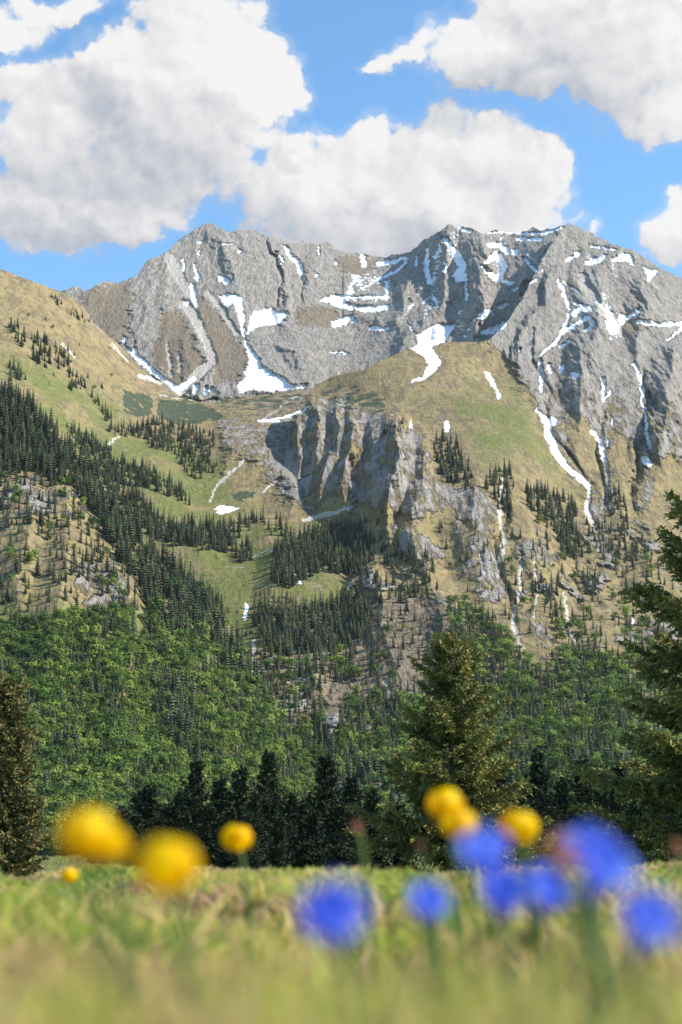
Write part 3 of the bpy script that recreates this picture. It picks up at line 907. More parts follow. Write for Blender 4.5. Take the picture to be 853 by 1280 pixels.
# zone: patch, outline, spacing px, share of spruce, height range m, density, where (words for labels)
RW, MS, AP, FH = 'rocky_mountain', 'mountain_slope', 'alpine_pasture', 'forest_hillside'
ZONES = [
    (FH, [(-130, 432), (0, 484), (30, 503), (75, 545), (110, 586), (150, 645), (200, 698), (250, 742), (275, 762), (250, 785), (215, 750), (180, 742), (150, 705), (120, 650), (90, 612), (40, 592), (0, 598), (-130, 570)], 5.6, 1.0, (12, 19), .95, 'ridge'),
    (FH, [(250, 740), (300, 803), (330, 855), (345, 890), (310, 860), (270, 820), (210, 785), (165, 755), (190, 735)], 6.5, .85, (12, 19), .85, 'ridge'),
    (FH, [(0, 590), (90, 605), (125, 645), (160, 710), (185, 760), (150, 770), (95, 720), (60, 680), (0, 660)], 8, .85, (6, 13), .7, 'crag'),
    (FH, [(-20, 650), (90, 690), (100, 770), (0, 785)], 9.5, .9, (7, 13), .5, 'crag'),
    (FH, [(-130, 800), (0, 782), (60, 775), (150, 765), (220, 778), (300, 835), (330, 872), (350, 900), (390, 970), (410, 1010), (440, 1070), (-130, 1070)], 5.6, .26, (6.5, 11.5), 1.0, 'valley'),
    (FH, [(185, 850), (240, 860), (250, 930), (225, 965), (200, 930)], 7.5, 1.0, (12, 18), .8, 'valley'),
    (FH, [(60, 880), (105, 890), (120, 960), (70, 970)], 8, .9, (10, 15), .5, 'valley'),
    (FH, [(250, 800), (330, 870), (370, 940), (330, 930), (280, 870)], 9, .7, (9, 15), .6, 'valley'),
    # pasture
    (AP, [(83, 480), (108, 482), (106, 490), (84, 488)], 4.7, 1, (8.1, 12.0), .8, 'pasture'), (AP, [(112, 497), (120, 497), (140, 522), (134, 530)], 4.7, 1, (9.0, 13.8), .9, 'pasture'),
    (AP, [(98, 545), (115, 545), (142, 566), (138, 574), (118, 566)], 4.7, 1, (9.9, 13.8), .9, 'pasture'), (AP, [(130, 535), (168, 532), (170, 545), (140, 548)], 4.7, 1, (9.0, 12.9), .8, 'pasture'),
    (AP, [(165, 532), (200, 530), (240, 532), (268, 545), (266, 565), (252, 600), (238, 598), (218, 572), (180, 556), (165, 545)], 4.7, 1, (9.9, 15.6), .9, 'pasture'),
    (AP, [(80, 530), (110, 550), (140, 575), (190, 588), (220, 610), (247, 632), (235, 634), (190, 612), (140, 605), (110, 585)], 4.7, 1, (9.9, 15.6), .85, 'pasture'),
    (AP, [(110, 580), (140, 592), (165, 615), (200, 645), (222, 655), (262, 660), (292, 668), (282, 694), (240, 682), (205, 684), (170, 655), (135, 620)], 4.7, 1, (9.9, 15.6), .92, 'pasture'),
    (AP, [(222, 660), (270, 664), (300, 650), (318, 640), (318, 660), (282, 690), (250, 688), (225, 680)], 6.5, 1, (12, 18), .9, 'meadow'), (AP, [(288, 690), (312, 680), (316, 700), (300, 706)], 4.7, 1, (11.7, 16.6), .9, 'meadow'),
    (AP, [(257, 580), (275, 583), (272, 595), (260, 593)], 4.7, 1, (8.1, 12.0), .9, 'meadow'), (AP, [(315, 650), (340, 645), (365, 660), (364, 678), (340, 672)], 6.5, 1, (12, 17), .8, 'meadow'),
    (AP, [(343, 688), (363, 676), (420, 660), (470, 650), (480, 700), (445, 722), (400, 715), (358, 738), (336, 733)], 4.7, 1, (10.8, 17.5), .93, 'meadow'),
    (AP, [(222, 735), (250, 740), (275, 752), (262, 760), (235, 752)], 4.7, 1, (9.9, 14.7), .8, 'meadow'), (AP, [(8, 408), (22, 408), (34, 428), (26, 436)], 5.4, 1, (9, 16), .85, 'hill'), (AP, [(39, 420), (60, 425), (68, 460), (45, 462), (36, 440)], 5.4, 1, (9, 16), .8, 'hill'),
    (AP, [(64, 432), (85, 438), (86, 466), (70, 460)], 5.4, 1, (9, 16), .8, 'hill'), (AP, [(84, 465), (105, 468), (106, 488), (86, 488)], 4.7, 1, (8.1, 12.9), .8, 'hill'), (AP, [(104, 455), (126, 462), (126, 478), (110, 474)], 8, 1, (7, 11), .6, 'hill'),
    (AP, [(124, 482), (147, 484), (147, 493), (126, 493)], 7, 1, (8, 12), .7, 'hill'), (AP, [(62, 368), (80, 378), (114, 402), (110, 410), (85, 392), (64, 376)], 4.7, 1, (5.4, 10.1), .7, 'hill'), (AP, [(8, 455), (33, 462), (33, 478), (10, 476)], 5.4, 1, (9, 16), .8, 'hill'),
    (AP, [(0, 380), (130, 420), (160, 500), (60, 470)], 17, .5, (4, 8), .45, 'hill'),
    # mountain slope
    (MS, [(312, 760), (335, 745), (375, 762), (425, 752), (445, 748), (468, 765), (450, 805), (405, 815), (345, 818), (322, 800)], 4.7, 1, (9.9, 15.6), .93, 'gorge'),
    (MS, [(320, 800), (440, 800), (450, 850), (410, 860), (400, 900), (430, 960), (370, 960), (330, 870)], 6.4, .80, (8, 14), .8, 'gorge'),
    (MS, [(400, 660), (450, 655), (470, 690), (455, 720), (420, 725), (400, 710)], 4.7, 1, (9.9, 15.6), .9, 'buttress'), (MS, [(456, 690), (500, 680), (545, 705), (555, 745), (500, 760), (450, 760), (440, 730)], 7.5, 1, (9, 15), .62, 'buttress'),
    (MS, [(440, 640), (500, 640), (520, 680), (470, 690)], 10, .9, (7, 12), .5, 'buttress'), (MS, [(540, 555), (555, 548), (585, 568), (593, 615), (575, 612), (545, 596)], 5.6, 1, (12, 17), .95, 'buttress'),
    (MS, [(603, 606), (612, 592), (637, 582), (642, 605), (642, 655), (625, 648)], 6.5, 1, (10, 16), .85, 'buttress'), (MS, [(478, 530), (504, 524), (505, 540), (480, 545)], 4.7, 1, (5.4, 9.2), .8, 'buttress'),
    (MS, [(656, 614), (678, 614), (712, 625), (720, 640), (728, 700), (705, 700), (690, 660), (660, 640)], 4.7, 1, (10.8, 16.6), .92, 'slope'), (MS, [(728, 655), (760, 652), (760, 700), (735, 700)], 7, 1, (10, 16), .8, 'slope'),
    (MS, [(759, 612), (775, 610), (788, 655), (765, 655)], 7, 1, (9, 15), .8, 'slope'), (MS, [(752, 655), (793, 655), (800, 710), (760, 710)], 7, 1, (9, 15), .8, 'slope'), (MS, [(725, 722), (748, 722), (750, 752), (728, 752)], 6.5, 1, (10, 15), .85, 'slope'),
    (MS, [(670, 640), (690, 660), (700, 720), (670, 700)], 9, .9, (7, 12), .5, 'slope'), (MS, [(640, 720), (700, 720), (710, 770), (690, 790), (650, 760)], 9, .8, (6, 12), .5, 'slope'), (MS, [(545, 660), (640, 660), (760, 690), (860, 640), (860, 830), (700, 800), (640, 790), (570, 760)], 11, .8, (6, 12), .42, 'slope'), (MS, [(676, 740), (695, 735), (705, 775), (690, 780)], 7, 1, (9, 14), .8, 'slope'),
    (MS, [(765, 700), (860, 690), (860, 830), (790, 830), (760, 760)], 9, .6, (8, 14), .6, 'slope'), (MS, [(560, 752), (590, 755), (640, 800), (680, 850), (690, 820), (730, 812), (775, 820), (785, 900), (775, 975), (590, 975), (600, 900), (590, 840), (560, 785)], 5.4, .52, (7, 12), 1.0, 'valley'),
    (MS, [(430, 880), (500, 870), (600, 890), (620, 975), (400, 975)], 5.8, .60, (7, 13), 1.0, 'valley'), (MS, [(420, 770), (500, 760), (600, 800), (600, 880), (440, 880)], 8, .85, (6, 12), .6, 'gorge'), (MS, [(400, 965), (990, 965), (990, 1050), (400, 1050)], 9.5, .6, (10, 16), .9, 'valley'),
    (MS, [(780, 820), (990, 800), (990, 970), (780, 970)], 6.8, .48, (7, 12.5), .95, 'valley'), (MS, [(690, 780), (740, 770), (770, 830), (740, 830), (700, 820)], 8, .5, (8, 13), .75, 'valley'),
    (MS, [(860, 690), (1150, 690), (1150, 830), (860, 830)], 16, .8, (9, 15), .5, 'slope'),
]
BUSH_ZONES = [(AP, [(60, 365), (120, 400), (160, 440), (140, 490), (20, 420)], 9, .30), (AP, [(270, 520), (350, 520), (350, 600), (270, 580)], 8, .35), (MS, [(420, 480), (500, 470), (560, 520), (500, 540), (400, 520)], 8, .35), (MS, [(480, 640), (700, 660), (800, 700), (790, 800), (640, 790), (560, 760), (480, 720)], 7, .5),
              (MS, [(730, 600), (850, 620), (860, 700), (760, 690)], 8, .4), (FH, [(0, 590), (120, 640), (170, 770), (60, 780), (0, 700)], 9, .45), (MS, [(500, 470), (600, 440), (720, 560), (740, 640), (560, 540)], 14, .35), (MS, [(370, 508), (500, 515), (535, 640), (400, 640)], 7.5, .42), (MS, [(400, 640), (560, 640), (640, 760), (560, 880), (430, 880)], 8, .4), (AP, [(60, 480), (330, 520), (350, 740), (210, 740)], 12, .32), (AP, [(0, 345), (90, 375), (200, 490), (150, 540), (0, 470)], 11, .4), (MS, [(430, 760), (600, 760), (600, 880), (440, 880)], 8, .5),
              (AP, [(250, 497), (385, 489), (372, 506), (300, 516)], 6, .5), (AP, [(197, 500), (280, 515), (270, 527), (200, 522)], 4.5, .8), (AP, [(154, 486), (190, 498), (188, 518), (156, 514)], 4.5, .8), (MS, [(330, 830), (420, 830), (430, 950), (360, 950)], 8, .5), (MS, [(700, 520), (850, 560), (850, 620), (720, 600)], 14, .3)]


def in_poly(u, v, pts):
    ins = np.zeros(u.shape, bool)
    P = np.array(pts, float)
    for a, b in zip(P, np.roll(P, -1, 0)):
        c = (a[1] > v) != (b[1] > v)
        ins ^= c & (u < (b[0] - a[0]) * (v - a[1]) / (b[1] - a[1] + 1e-12) + a[0])
    return ins


def scatter(pts, sp, density):
    P = np.array(pts, float)
    (x0, y0), (x1, y1) = P.min(0), P.max(0)
    gx, gy = np.meshgrid(np.arange(x0, x1 + sp, sp), np.arange(y0, y1 + sp, sp * .85))
    gx = gx + trng.uniform(-.55, .55, gx.shape) * sp
    gy = gy + trng.uniform(-.55, .55, gy.shape) * sp
    u, v = gx.ravel(), gy.ravel()
    patchy = fbm(np.stack([u / 28, v / 22, u * 0 + 3.3], -1), 3, .55, 77)
    keep = in_poly(u, v, pts) & (trng.uniform(0, 1, u.shape) < density * np.clip(1.0 + patchy * (1.9 if density < .7 else .55), 0, 1.3))
    return u[keep], v[keep]


trees = {'s': [], 'b': []}
for (patch, pts, sp, share, (h0, h1), dens, where) in ZONES:
    u, v = scatter(pts, sp, dens)
    w, ok = ground_at(patch, u, v)
    # groves: the kind follows a patchy field
    kindf = fbm(np.stack([u / 26, v / 20, u * 0 + 9.1], -1), 3, .5, 55) * 1.5 + trng.normal(0, .22, u.shape)
    thr = np.quantile(kindf, 1 - share) if 0 < share < 1 and len(u) else (1e9 if share <= 0 else -1e9)
    for k in range(len(u)):
        if not ok[k]:
            continue
        isS = kindf[k] >= thr
        h = trng.uniform(h0 * .85, h1 * 1.05) * (1.0 if trng.uniform() > .2 else trng.uniform(.4, .75))
        if not isS:
            h *= .92
        trees['s' if isS else 'b'].append((w[k], h, where, u[k], v[k]))

bushes = []
for (patch, pts, sp, dens) in BUSH_ZONES:
    u, v = scatter(pts, sp, dens)
    w, ok = ground_at(patch, u, v)
    for k in range(len(u)):
        if ok[k]:
            bushes.append((w[k], trng.uniform(1.2, 4.0)))


def mass(name, items, variants, mat, label, aspect=(.8, 1.15)):
    VV, FF, TT = [], [], []
    off = 0
    for var in range(len(variants)):
        bv, bf = variants[var]
        sel = [it for k, it in enumerate(items) if k % len(variants) == var]
        if not sel:
            continue
        n = len(sel)
        pos = np.array([s[0] for s in sel], np.float32)
        h = np.array([s[1] for s in sel], np.float32)
        a = trng.uniform(0, 6.28, n)
        asp = trng.uniform(*aspect, n)
        c, s = np.cos(a), np.sin(a)
        x = (bv[None, :, 0] * c[:, None] - bv[None, :, 1] * s[:, None]) * (h * asp)[:, None]
        y = (bv[None, :, 0] * s[:, None] + bv[None, :, 1] * c[:, None]) * (h * asp)[:, None]
        z = bv[None, :, 2] * h[:, None]
        vv = np.stack([x, y, z], -1) + pos[:, None]
        VV.append(vv.reshape(-1, 3))
        FF.append((bf[None] + (np.arange(n) * len(bv))[:, None, None]).reshape(-1, 4) + off)
        TT.append(np.repeat(trng.uniform(0, 1, n), len(bv)))
        off += n * len(bv)
    me = new_mesh(name, np.concatenate(VV), np.concatenate(FF), mat)
    set_attr(me, 'tint', np.concatenate(TT))
    return tag(link(name, me), label, 'forest' if 'bush' not in name else 'shrubs', kind='stuff')


WHERE_S = {
    'ridge': ('dark spruce in the dense forest on the steep left ridge', 'spruces on the left forest ridge'), 'crag': ('spruce on the beige rocky slope below the left forest ridge', 'spruces on the rocky left slope'),
    'valley': ('dark spruce among the light green trees of the lower valley', 'spruces in the green valley forest'), 'pasture': ('dark spruce in the tree bands crossing the upper alpine pasture', 'spruces in bands on the upper pasture'),
    'meadow': ('dark spruce in the forest beside the sloping green alpine meadow', 'spruces round the alpine meadow'), 'hill': ('small dark spruce in the scattered clumps on the grassy left hill', 'spruces on the grassy hill'),
    'gorge': ('dark spruce on the shady rocky side of the gorge below the meadow', 'spruces in the gorge'), 'buttress': ('dark spruce below the shaded cliffs of the grassy knoll', 'spruces at the buttress'), 'slope': ('dark spruce in the bands below the snow gully on the beige slope', 'spruces on the beige mountain slope'),
}
WHERE_B = {k: ('light green broadleaf tree ' + t, 'broadleaf trees ' + t) for k, t in {
    'ridge': 'at the lower edge of the ridge forest', 'crag': 'on the rocky left slope', 'valley': 'in the green forest of the lower valley', 'pasture': 'on the upper pasture', 'meadow': 'beside the alpine meadow', 'hill': 'on the grassy hill', 'gorge': 'on the side of the gorge', 'buttress': 'below the shaded cliffs', 'slope': 'on the beige mountain slope'}.items()}


def single_trees(items, variants, mat, name, cat, words_of):
    meshes = []
    for k, (bv, bf) in enumerate(variants):
        for q in range(3):
            me = new_mesh(name, bv, bf, mat)
            set_attr(me, 'tint', np.full(len(bv), .15 + .35 * q, np.float32))
            meshes.append(me)
    for k, (p, h, where, u, v) in enumerate(items):
        o = link(name, meshes[int(trng.integers(len(meshes)))])
        o.location = p
        a = trng.uniform(.85, 1.3)
        o.scale = (h * a, h * a, h)
        o.rotation_euler = (0, 0, trng.uniform(0, 6.28))
        lb, gp = words_of[where]
        tag(o, lb, cat, gp)


def split(items, n):
    # the n largest that stand inside the photograph and above the meadow
    key = [-(it[1] / it[0][1]) if (8 < it[3] < 845 and it[4] < 985) else 0 for it in items]
    order = np.argsort(key)
    return [items[i] for i in order[:n]], [items[i] for i in order[n:]]


s_near, s_rest = split(trees['s'], 275)
b_near, b_rest = split(trees['b'], 295)
print('TREES', len(trees['s']), len(trees['b']), len(bushes))
single_trees(s_near, SPRUCE_V, M_FSPRUCE, 'spruce_tree', 'spruce', WHERE_S)
single_trees(b_near, BROAD_V, M_FBROAD, 'broadleaf_tree', 'tree', WHERE_B)
mass('spruce_forest', s_rest, SPRUCE_V, M_FSPRUCE, 'dark spruce forest covering the ridges and slopes of the valley')
mass('broadleaf_forest', b_rest, BROAD_V, M_FBROAD, 'light green broadleaf forest filling the lower valley slopes', (.95, 1.35))
mass('mountain_bushes', bushes, BUSH_V, M_BUSH, 'low dark bushes dotted over the rocky alpine slopes')

# ------------------------------------------------------------------ near ground: the meadow brow, its far side, the valley floor
def meadow_z(x, y):
    y = np.asarray(y, float)
    z = -.195 - .006 * np.maximum(y, 0)
    z = z - .155 * np.maximum(y - 2.5, 0) * smooth(y, 1.6, 9)
    z = np.where(y > 90, z - .06 * (y - 90), z)
    bumps = .016 * np.sin(x * 4.1 + 1) * np.cos(y * 2.3) + .012 * np.sin(x * 9.3 + y * 3.1) + .008 * np.sin(x * 21 + y * 7)
    return z + bumps * smooth(y, .3, 1.5)


def build_meadow():
    ys = np.concatenate([np.linspace(-3, 8, 90), np.geomspace(8.3, 700, 70)])
    cols = np.linspace(-1, 1, 121)
    Y = np.repeat(ys[None], len(cols), 0)
    half = 3.0 + np.maximum(ys, 0) * .9
    X = cols[:, None] * half[None]
    Z = meadow_z(X, Y) + .12 * np.maximum(0, X - 2 - Y * .25) * 0
    Z = np.maximum(Z, -120 + 0 * Z)
    A = np.stack([X, Y, Z], -1)
    idx = np.arange(A.shape[0] * A.shape[1]).reshape(A.shape[:2])
    F = np.stack([idx[:-1, :-1], idx[1:, :-1], idx[1:, 1:], idx[:-1, 1:]], -1).reshape(-1, 4)
    m = plain('meadow_soil', (.17, .15, .06), .95, col2=(.09, .10, .035), scale=9, bump=.02)
    return tag(link('meadow', new_mesh('meadow', A.reshape(-1, 3), F, m, True)), kind='structure')


build_meadow()
g = np.array([(-6000, -3000, -122), (6000, -3000, -122), (6000, 7000, -122), (-6000, 7000, -122)], float)
tag(link('ground', new_mesh('ground', g, np.array([[0, 1, 2, 3]]), plain('valley_floor', (.07, .085, .03), .95, scale=.01))), kind='structure')

# ------------------------------------------------------------------ near spruces with limbs, twigs and needle sprays
def tube(path, radii, sides=6):
    path = np.array(path, float)
    V, F = [], []
    for i, (p, r) in enumerate(zip(path, radii)):
        d = path[min(i + 1, len(path) - 1)] - path[max(i - 1, 0)]
        d = d / (np.linalg.norm(d) + 1e-9)
        a = np.cross(d, (0, 1, 0) if abs(d[1]) < .9 else (1, 0, 0))
        a /= np.linalg.norm(a)
        b = np.cross(d, a)
        for k in range(sides):
            t = 6.2832 * k / sides
            V.append(p + r * (a * math.cos(t) + b * math.sin(t)))
    for i in range(len(path) - 1):
        for k in range(sides):
            F.append((i * sides + k, i * sides + (k + 1) % sides, (i + 1) * sides + (k + 1) % sides, (i + 1) * sides + k))
    return np.array(V), np.array(F)


def near_spruce(seed, h, rad, whorl=.36, nbr=6, twig_gap=.13, per=9, need=(.10, .016), low=.04, power=.85, ragged=.22, droop=.30):
    r = np.random.default_rng(seed)
    lean = r.uniform(-.01, .01, 2)
    tp = [(lean[0] * z * z / h + .02 * math.sin(z), lean[1] * z * z / h, z) for z in np.linspace(-.6, h, 14)]
    tr = [max(.008, (.017 * h) * (1 - max(0, p[2]) / h) ** .9 + .004) for p in tp]
    tV, tF = tube(tp, tr, 8)
    bV, bF, boff = [], [], 0
    NP, ND, NS = [], [], []          # needle-spray origins, directions, sizes
    z = h * low
    while z < h * .985:
        f = z / h
        base_a = r.uniform(0, 6.28)
        L0 = rad * ((1 - f) ** power) * (1.0 if f > .12 else .75 + 2 * f) + .10
        n = nbr if f < .85 else nbr - 1
        for k in range(n):
            a = base_a + 6.283 * k / n + r.uniform(-.35, .35)
            L = L0 * r.uniform(1 - ragged * 1.8, 1 + ragged)
            z0 = z + r.uniform(-.5, .5) * whorl
            up = .62 * (f ** 1.5) - .10            # young limbs rise, old ones sag
            steps = 6
            pts = []
            for s in range(steps + 1):
                t = s / steps
                rr = L * t
                zz = z0 + L * (up * t - droop * (1 - f) * (t ** 1.4) + .22 * (t ** 3))
                pts.append((rr * math.cos(a + .08 * t), rr * math.sin(a + .08 * t), zz))
            pts = np.array(pts)
            v, fc = tube(pts, np.linspace(.006 + .011 * L, .003, steps + 1), 4)
            bV.append(v)
            bF.append(fc + boff)
            boff += len(v)
            nt = max(3, int(L / twig_gap))
            for q in range(nt):
                t = .12 + .88 * (q + r.uniform(0, .8)) / nt
                t = min(t, 1)
                x = t * steps
                i = min(int(x), steps - 1)
                p = pts[i] + (pts[i + 1] - pts[i]) * (x - i)
                d = pts[i + 1] - pts[i]
                d /= np.linalg.norm(d)
                side = np.cross(d, (0, 0, 1))
                side /= np.linalg.norm(side) + 1e-9
                for sg in (-1, 1):
                    tl = (.16 + .40 * L * (1 - t) ** .8 * .55 + .05) * r.uniform(.6, 1.25)
                    td = d * r.uniform(.5, .9) + side * sg * r.uniform(.5, 1.0) + np.array([0, 0, r.uniform(-.55, .10)])
                    td /= np.linalg.norm(td)
                    cnt = max(2, int(per * tl / .35))
                    for c in range(cnt):
                        tt = (c + r.uniform(0, 1)) / cnt
                        NP.append(p + td * tl * tt + np.array([0, 0, -.18 * tl * tt * tt]))
                        nd = td + r.normal(size=3) * .55
                        ND.append(nd / np.linalg.norm(nd))
                        NS.append(r.uniform(.7, 1.35))
            for c in range(per):
                NP.append(pts[-1] - (pts[-1] - pts[-2]) * r.uniform(0, .8))
                nd = (pts[-1] - pts[-2])
                nd = nd / np.linalg.norm(nd) + r.normal(size=3) * .4
                ND.append(nd / np.linalg.norm(nd))
                NS.append(r.uniform(.7, 1.2))
        z += whorl * r.uniform(.7, 1.2) * (1.0 if f < .7 else .75)
    for c in range(40):                      # leader
        NP.append(np.array([lean[0] * h, lean[1] * h, h - r.uniform(0, .6)]))
        nd = r.normal(size=3) * .5 + np.array([0, 0, 1.0])
        ND.append(nd / np.linalg.norm(nd))
        NS.append(1.0)
    NP, ND, NS = np.array(NP), np.array(ND), np.array(NS)
    # each spray: a slim diamond, slightly folded
    rnd = r.normal(size=ND.shape)
    sd = np.cross(ND, rnd)
    sd /= np.linalg.norm(sd, axis=1)[:, None] + 1e-9
    up = np.cross(sd, ND)
    ln = (need[0] * NS)[:, None]
    wd = (need[1] * NS)[:, None]
    V = np.stack([NP, NP + ND * ln * .45 + sd * wd + up * wd * .5, NP + ND * ln, NP + ND * ln * .45 - sd * wd + up * wd * .5], 1).reshape(-1, 3)
    nF = np.arange(len(NP) * 4).reshape(-1, 4)
    # tint: clumpy + random, tips lighter in colour
    rr = np.hypot(NP[:, 0], NP[:, 1]) / (rad * (1 - np.clip(NP[:, 2] / h, 0, .97)) ** power + .1)
    tint = np.clip(.30 + .35 * fbm(NP / .8, 3, .5, seed % 50) + .25 * np.clip(rr, 0, 1.2) + r.normal(0, .10, len(NP)), 0, 1)
    return dict(trunk=(tV, tF), limbs=(np.concatenate(bV), np.concatenate(bF)), needles=(V, nF, np.repeat(tint, 4)))


def spruce_meshes(S, needle_mat):
    tm = new_mesh('trunk', S['trunk'][0], S['trunk'][1], M_BARK, True)
    lm = new_mesh('limbs', S['limbs'][0], S['limbs'][1], M_BARK, True)
    nm = new_mesh('crown', S['needles'][0], S['needles'][1], needle_mat)
    set_attr(nm, 'tint', S['needles'][2])
    return tm, lm, nm


def put_spruce(meshes, loc, rot, sc, label, group=None):
    root = bpy.data.objects.new('spruce_tree', None)
    scene.collection.objects.link(root)
    root.location = loc
    root.rotation_euler = (0, 0, rot)
    root.scale = sc
    tag(root, label, 'spruce', group)
    link('trunk', meshes[0], root)
    link('limbs', meshes[1], root)
    link('crown', meshes[2], root)
    return root


def at(u, v, D):
    return unproject(np.array(float(u)), np.array(float(v)), np.array(float(D)))


def stand(u, vtop, D, drop=0.0):
    """foot on the meadow slope below photo column u at distance D, and the height that reaches vtop"""
    p = at(u, vtop, D)
    z0 = float(meadow_z(p[0], D)) - drop
    return (float(p[0]), D, z0), float(p[2]) - z0


loc, hh = stand(562, 788, 52)
put_spruce(spruce_meshes(near_spruce(301, hh, 3.9, whorl=.42, nbr=6, twig_gap=.10, per=14, need=(.17, .032), power=.75, ragged=.42), M_NEEDLE), loc, .6, (1, 1, 1), 'tall sunlit green spruce standing alone behind the yellow and blue flowers')
loc, hh = stand(915, 505, 40)
put_spruce(spruce_meshes(near_spruce(302, hh, 5.0, whorl=.31, nbr=8, twig_gap=.10, per=14, need=(.15, .030), power=.92, ragged=.40), M_NEEDLE), loc, 2.1, (1, 1, 1), 'huge dark spruce with long branches cut off by the right edge of the photo')
loc, hh = stand(8, 850, 58)
put_spruce(spruce_meshes(near_spruce(303, hh, 1.7, whorl=.32, nbr=8, twig_gap=.11, per=13, need=(.17, .038), power=.40, ragged=.30), M_NEEDLE_OLD), loc, 1.1, (1, 1, 1), 'brownish olive spruce full of cones at the left edge of the meadow')

DARK = [spruce_meshes(near_spruce(310 + k, 24.0, 4.6, whorl=.62, nbr=7, twig_gap=.28, per=8, need=(.34, .058), power=.92, ragged=.40), M_NEEDLE_SHADED) for k in range(3)]
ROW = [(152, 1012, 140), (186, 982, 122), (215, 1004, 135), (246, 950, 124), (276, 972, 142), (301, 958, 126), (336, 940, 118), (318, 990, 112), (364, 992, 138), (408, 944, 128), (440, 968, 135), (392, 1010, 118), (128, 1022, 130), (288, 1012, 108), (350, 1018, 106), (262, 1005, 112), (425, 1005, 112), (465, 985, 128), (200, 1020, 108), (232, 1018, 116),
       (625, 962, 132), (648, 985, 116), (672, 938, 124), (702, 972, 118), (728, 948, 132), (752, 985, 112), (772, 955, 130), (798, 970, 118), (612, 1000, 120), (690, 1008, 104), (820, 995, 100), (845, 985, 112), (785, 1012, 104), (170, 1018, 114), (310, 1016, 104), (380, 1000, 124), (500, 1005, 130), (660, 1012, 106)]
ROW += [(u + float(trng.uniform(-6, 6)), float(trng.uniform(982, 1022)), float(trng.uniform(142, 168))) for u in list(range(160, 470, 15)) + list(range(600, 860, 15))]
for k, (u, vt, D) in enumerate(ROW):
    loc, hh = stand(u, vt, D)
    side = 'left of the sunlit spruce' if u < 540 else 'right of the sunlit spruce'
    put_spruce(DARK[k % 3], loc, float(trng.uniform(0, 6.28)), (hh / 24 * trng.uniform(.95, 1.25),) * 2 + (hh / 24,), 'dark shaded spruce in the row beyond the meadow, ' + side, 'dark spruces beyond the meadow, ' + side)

# ------------------------------------------------------------------ meadow grass
def build_grass():
    r = np.random.default_rng(5)
    n = 120000
    y = .20 * np.exp(r.uniform(0, 1, n) * math.log(6.0 / .20))
    x = r.uniform(-1, 1, n) * (.25 + y * .30)
    wide = np.arange(n) >= 72000
    x = np.where(wide, np.sign(x) * (.25 + y * .30 + r.uniform(0, 2.2, n)), x)
    z = meadow_z(x, y)
    L = r.uniform(.045, .115, n) * np.clip(.75 + .45 * fbm(np.stack([x * 3, y * 2, x * 0], -1), 3, .5, 61), .35, 1.4) * (1 + .22 * smooth(y, 1, 5))
    cap = np.maximum(.022, .19 - .058 * y)
    L = np.where(y < .75, cap * r.uniform(.35, 1.0, n), np.minimum(L, cap * r.uniform(.5, .95, n) * (1 + .5 * fbm(np.stack([x * 2.2, y * 1.5, x * 0 + 7], -1), 3, .55, 67))))
    L = np.where((r.uniform(0, 1, n) < .03) & (y > .9), L * r.uniform(1.1, 1.7, n), L)
    a = r.uniform(0, 6.28, n)
    bend = r.uniform(.2, 1.5, n)
    w = r.uniform(.0012, .0042, n) * (1 + .25 * y)
    dx, dy = np.cos(a), np.sin(a)
    fa = r.uniform(-.9, .9, n)
    sx, sy = np.cos(fa), np.sin(fa)
    V = []
    for t, ww in ((0, 1), (.4, .9), (.75, .6), (1, .05)):
        cx = x + dx * bend * L * t * t
        cy = y + dy * bend * L * t * t
        cz = z + L * (t - .25 * bend * t * t)
        for sg in (-1, 1):
            V.append(np.stack([cx + sg * sx * w * ww, cy + sg * sy * w * ww, cz], -1))
    V = np.stack(V, 1)
    base = np.arange(n)[:, None, None] * 8
    F = (np.array([[0, 1, 3, 2], [2, 3, 5, 4], [4, 5, 7, 6]])[None] + base).reshape(-1, 4)
    clump = fbm(np.stack([x * 5, y * 4, x * 0 + 2], -1), 3, .5, 63)
    dry = np.clip(.60 + 1.0 * clump + 1.5 * fbm(np.stack([x * 2.2, y * 1.3, x * 0 + 5], -1), 3, .55, 69) + r.normal(0, .22, n), 0, 1)
    m = bpy.data.materials.new('grass_blade')
    m.use_nodes = True
    T = NT(m.node_tree)
    b = m.node_tree.nodes['Principled BSDF']
    b.inputs['Roughness'].default_value = .55
    b.inputs['Specular IOR Level'].default_value = .25
    c = T.ramp(T.attr('dry'), [(.0, (.26, .36, .05)), (.30, (.45, .46, .075)), (.56, (.60, .51, .12)), (.84, (.70, .53, .21)), (1.0, (.46, .28, .15))])
    T.link(c, b.inputs['Base Color'])
    tr = T.n('ShaderNodeBsdfTranslucent')
    T.link(c, tr.inputs[0])
    mx = T.n('ShaderNodeMixShader')
    mx.inputs[0].default_value = .5
    T.link(b.outputs[0], mx.inputs[1])
    T.link(tr.outputs[0], mx.inputs[2])
    T.link(mx.outputs[0], m.node_tree.nodes['Material Output'].inputs[0])
    me = new_mesh('grass', V.reshape(-1, 3), F, m, True)
    set_attr(me, 'dry', np.repeat(dry, 8))
    tag(link('grass', me), 'green and straw coloured meadow grass in the blurred foreground', 'grass', kind='stuff')


build_grass()

# ------------------------------------------------------------------ flowers
M_YEL = plain('yellow_petal', (1.0, .80, .0), .45, col2=(1.0, .66, .0), scale=90, trans=.68)
M_BLUE = plain('gentian_petal', (.24, .36, 1.0), .5, col2=(.06, .10, .74), scale=110, trans=.45)
M_PINK = plain('dry_flower_head', (.66, .33, .20), .8, col2=(.52, .24, .15), scale=80, trans=.2)
M_STEM = plain('flower_stem', (.13, .20, .05), .7, scale=40, trans=.15)
M_SEPAL = plain('gentian_calyx', (.07, .11, .03), .7, scale=60)


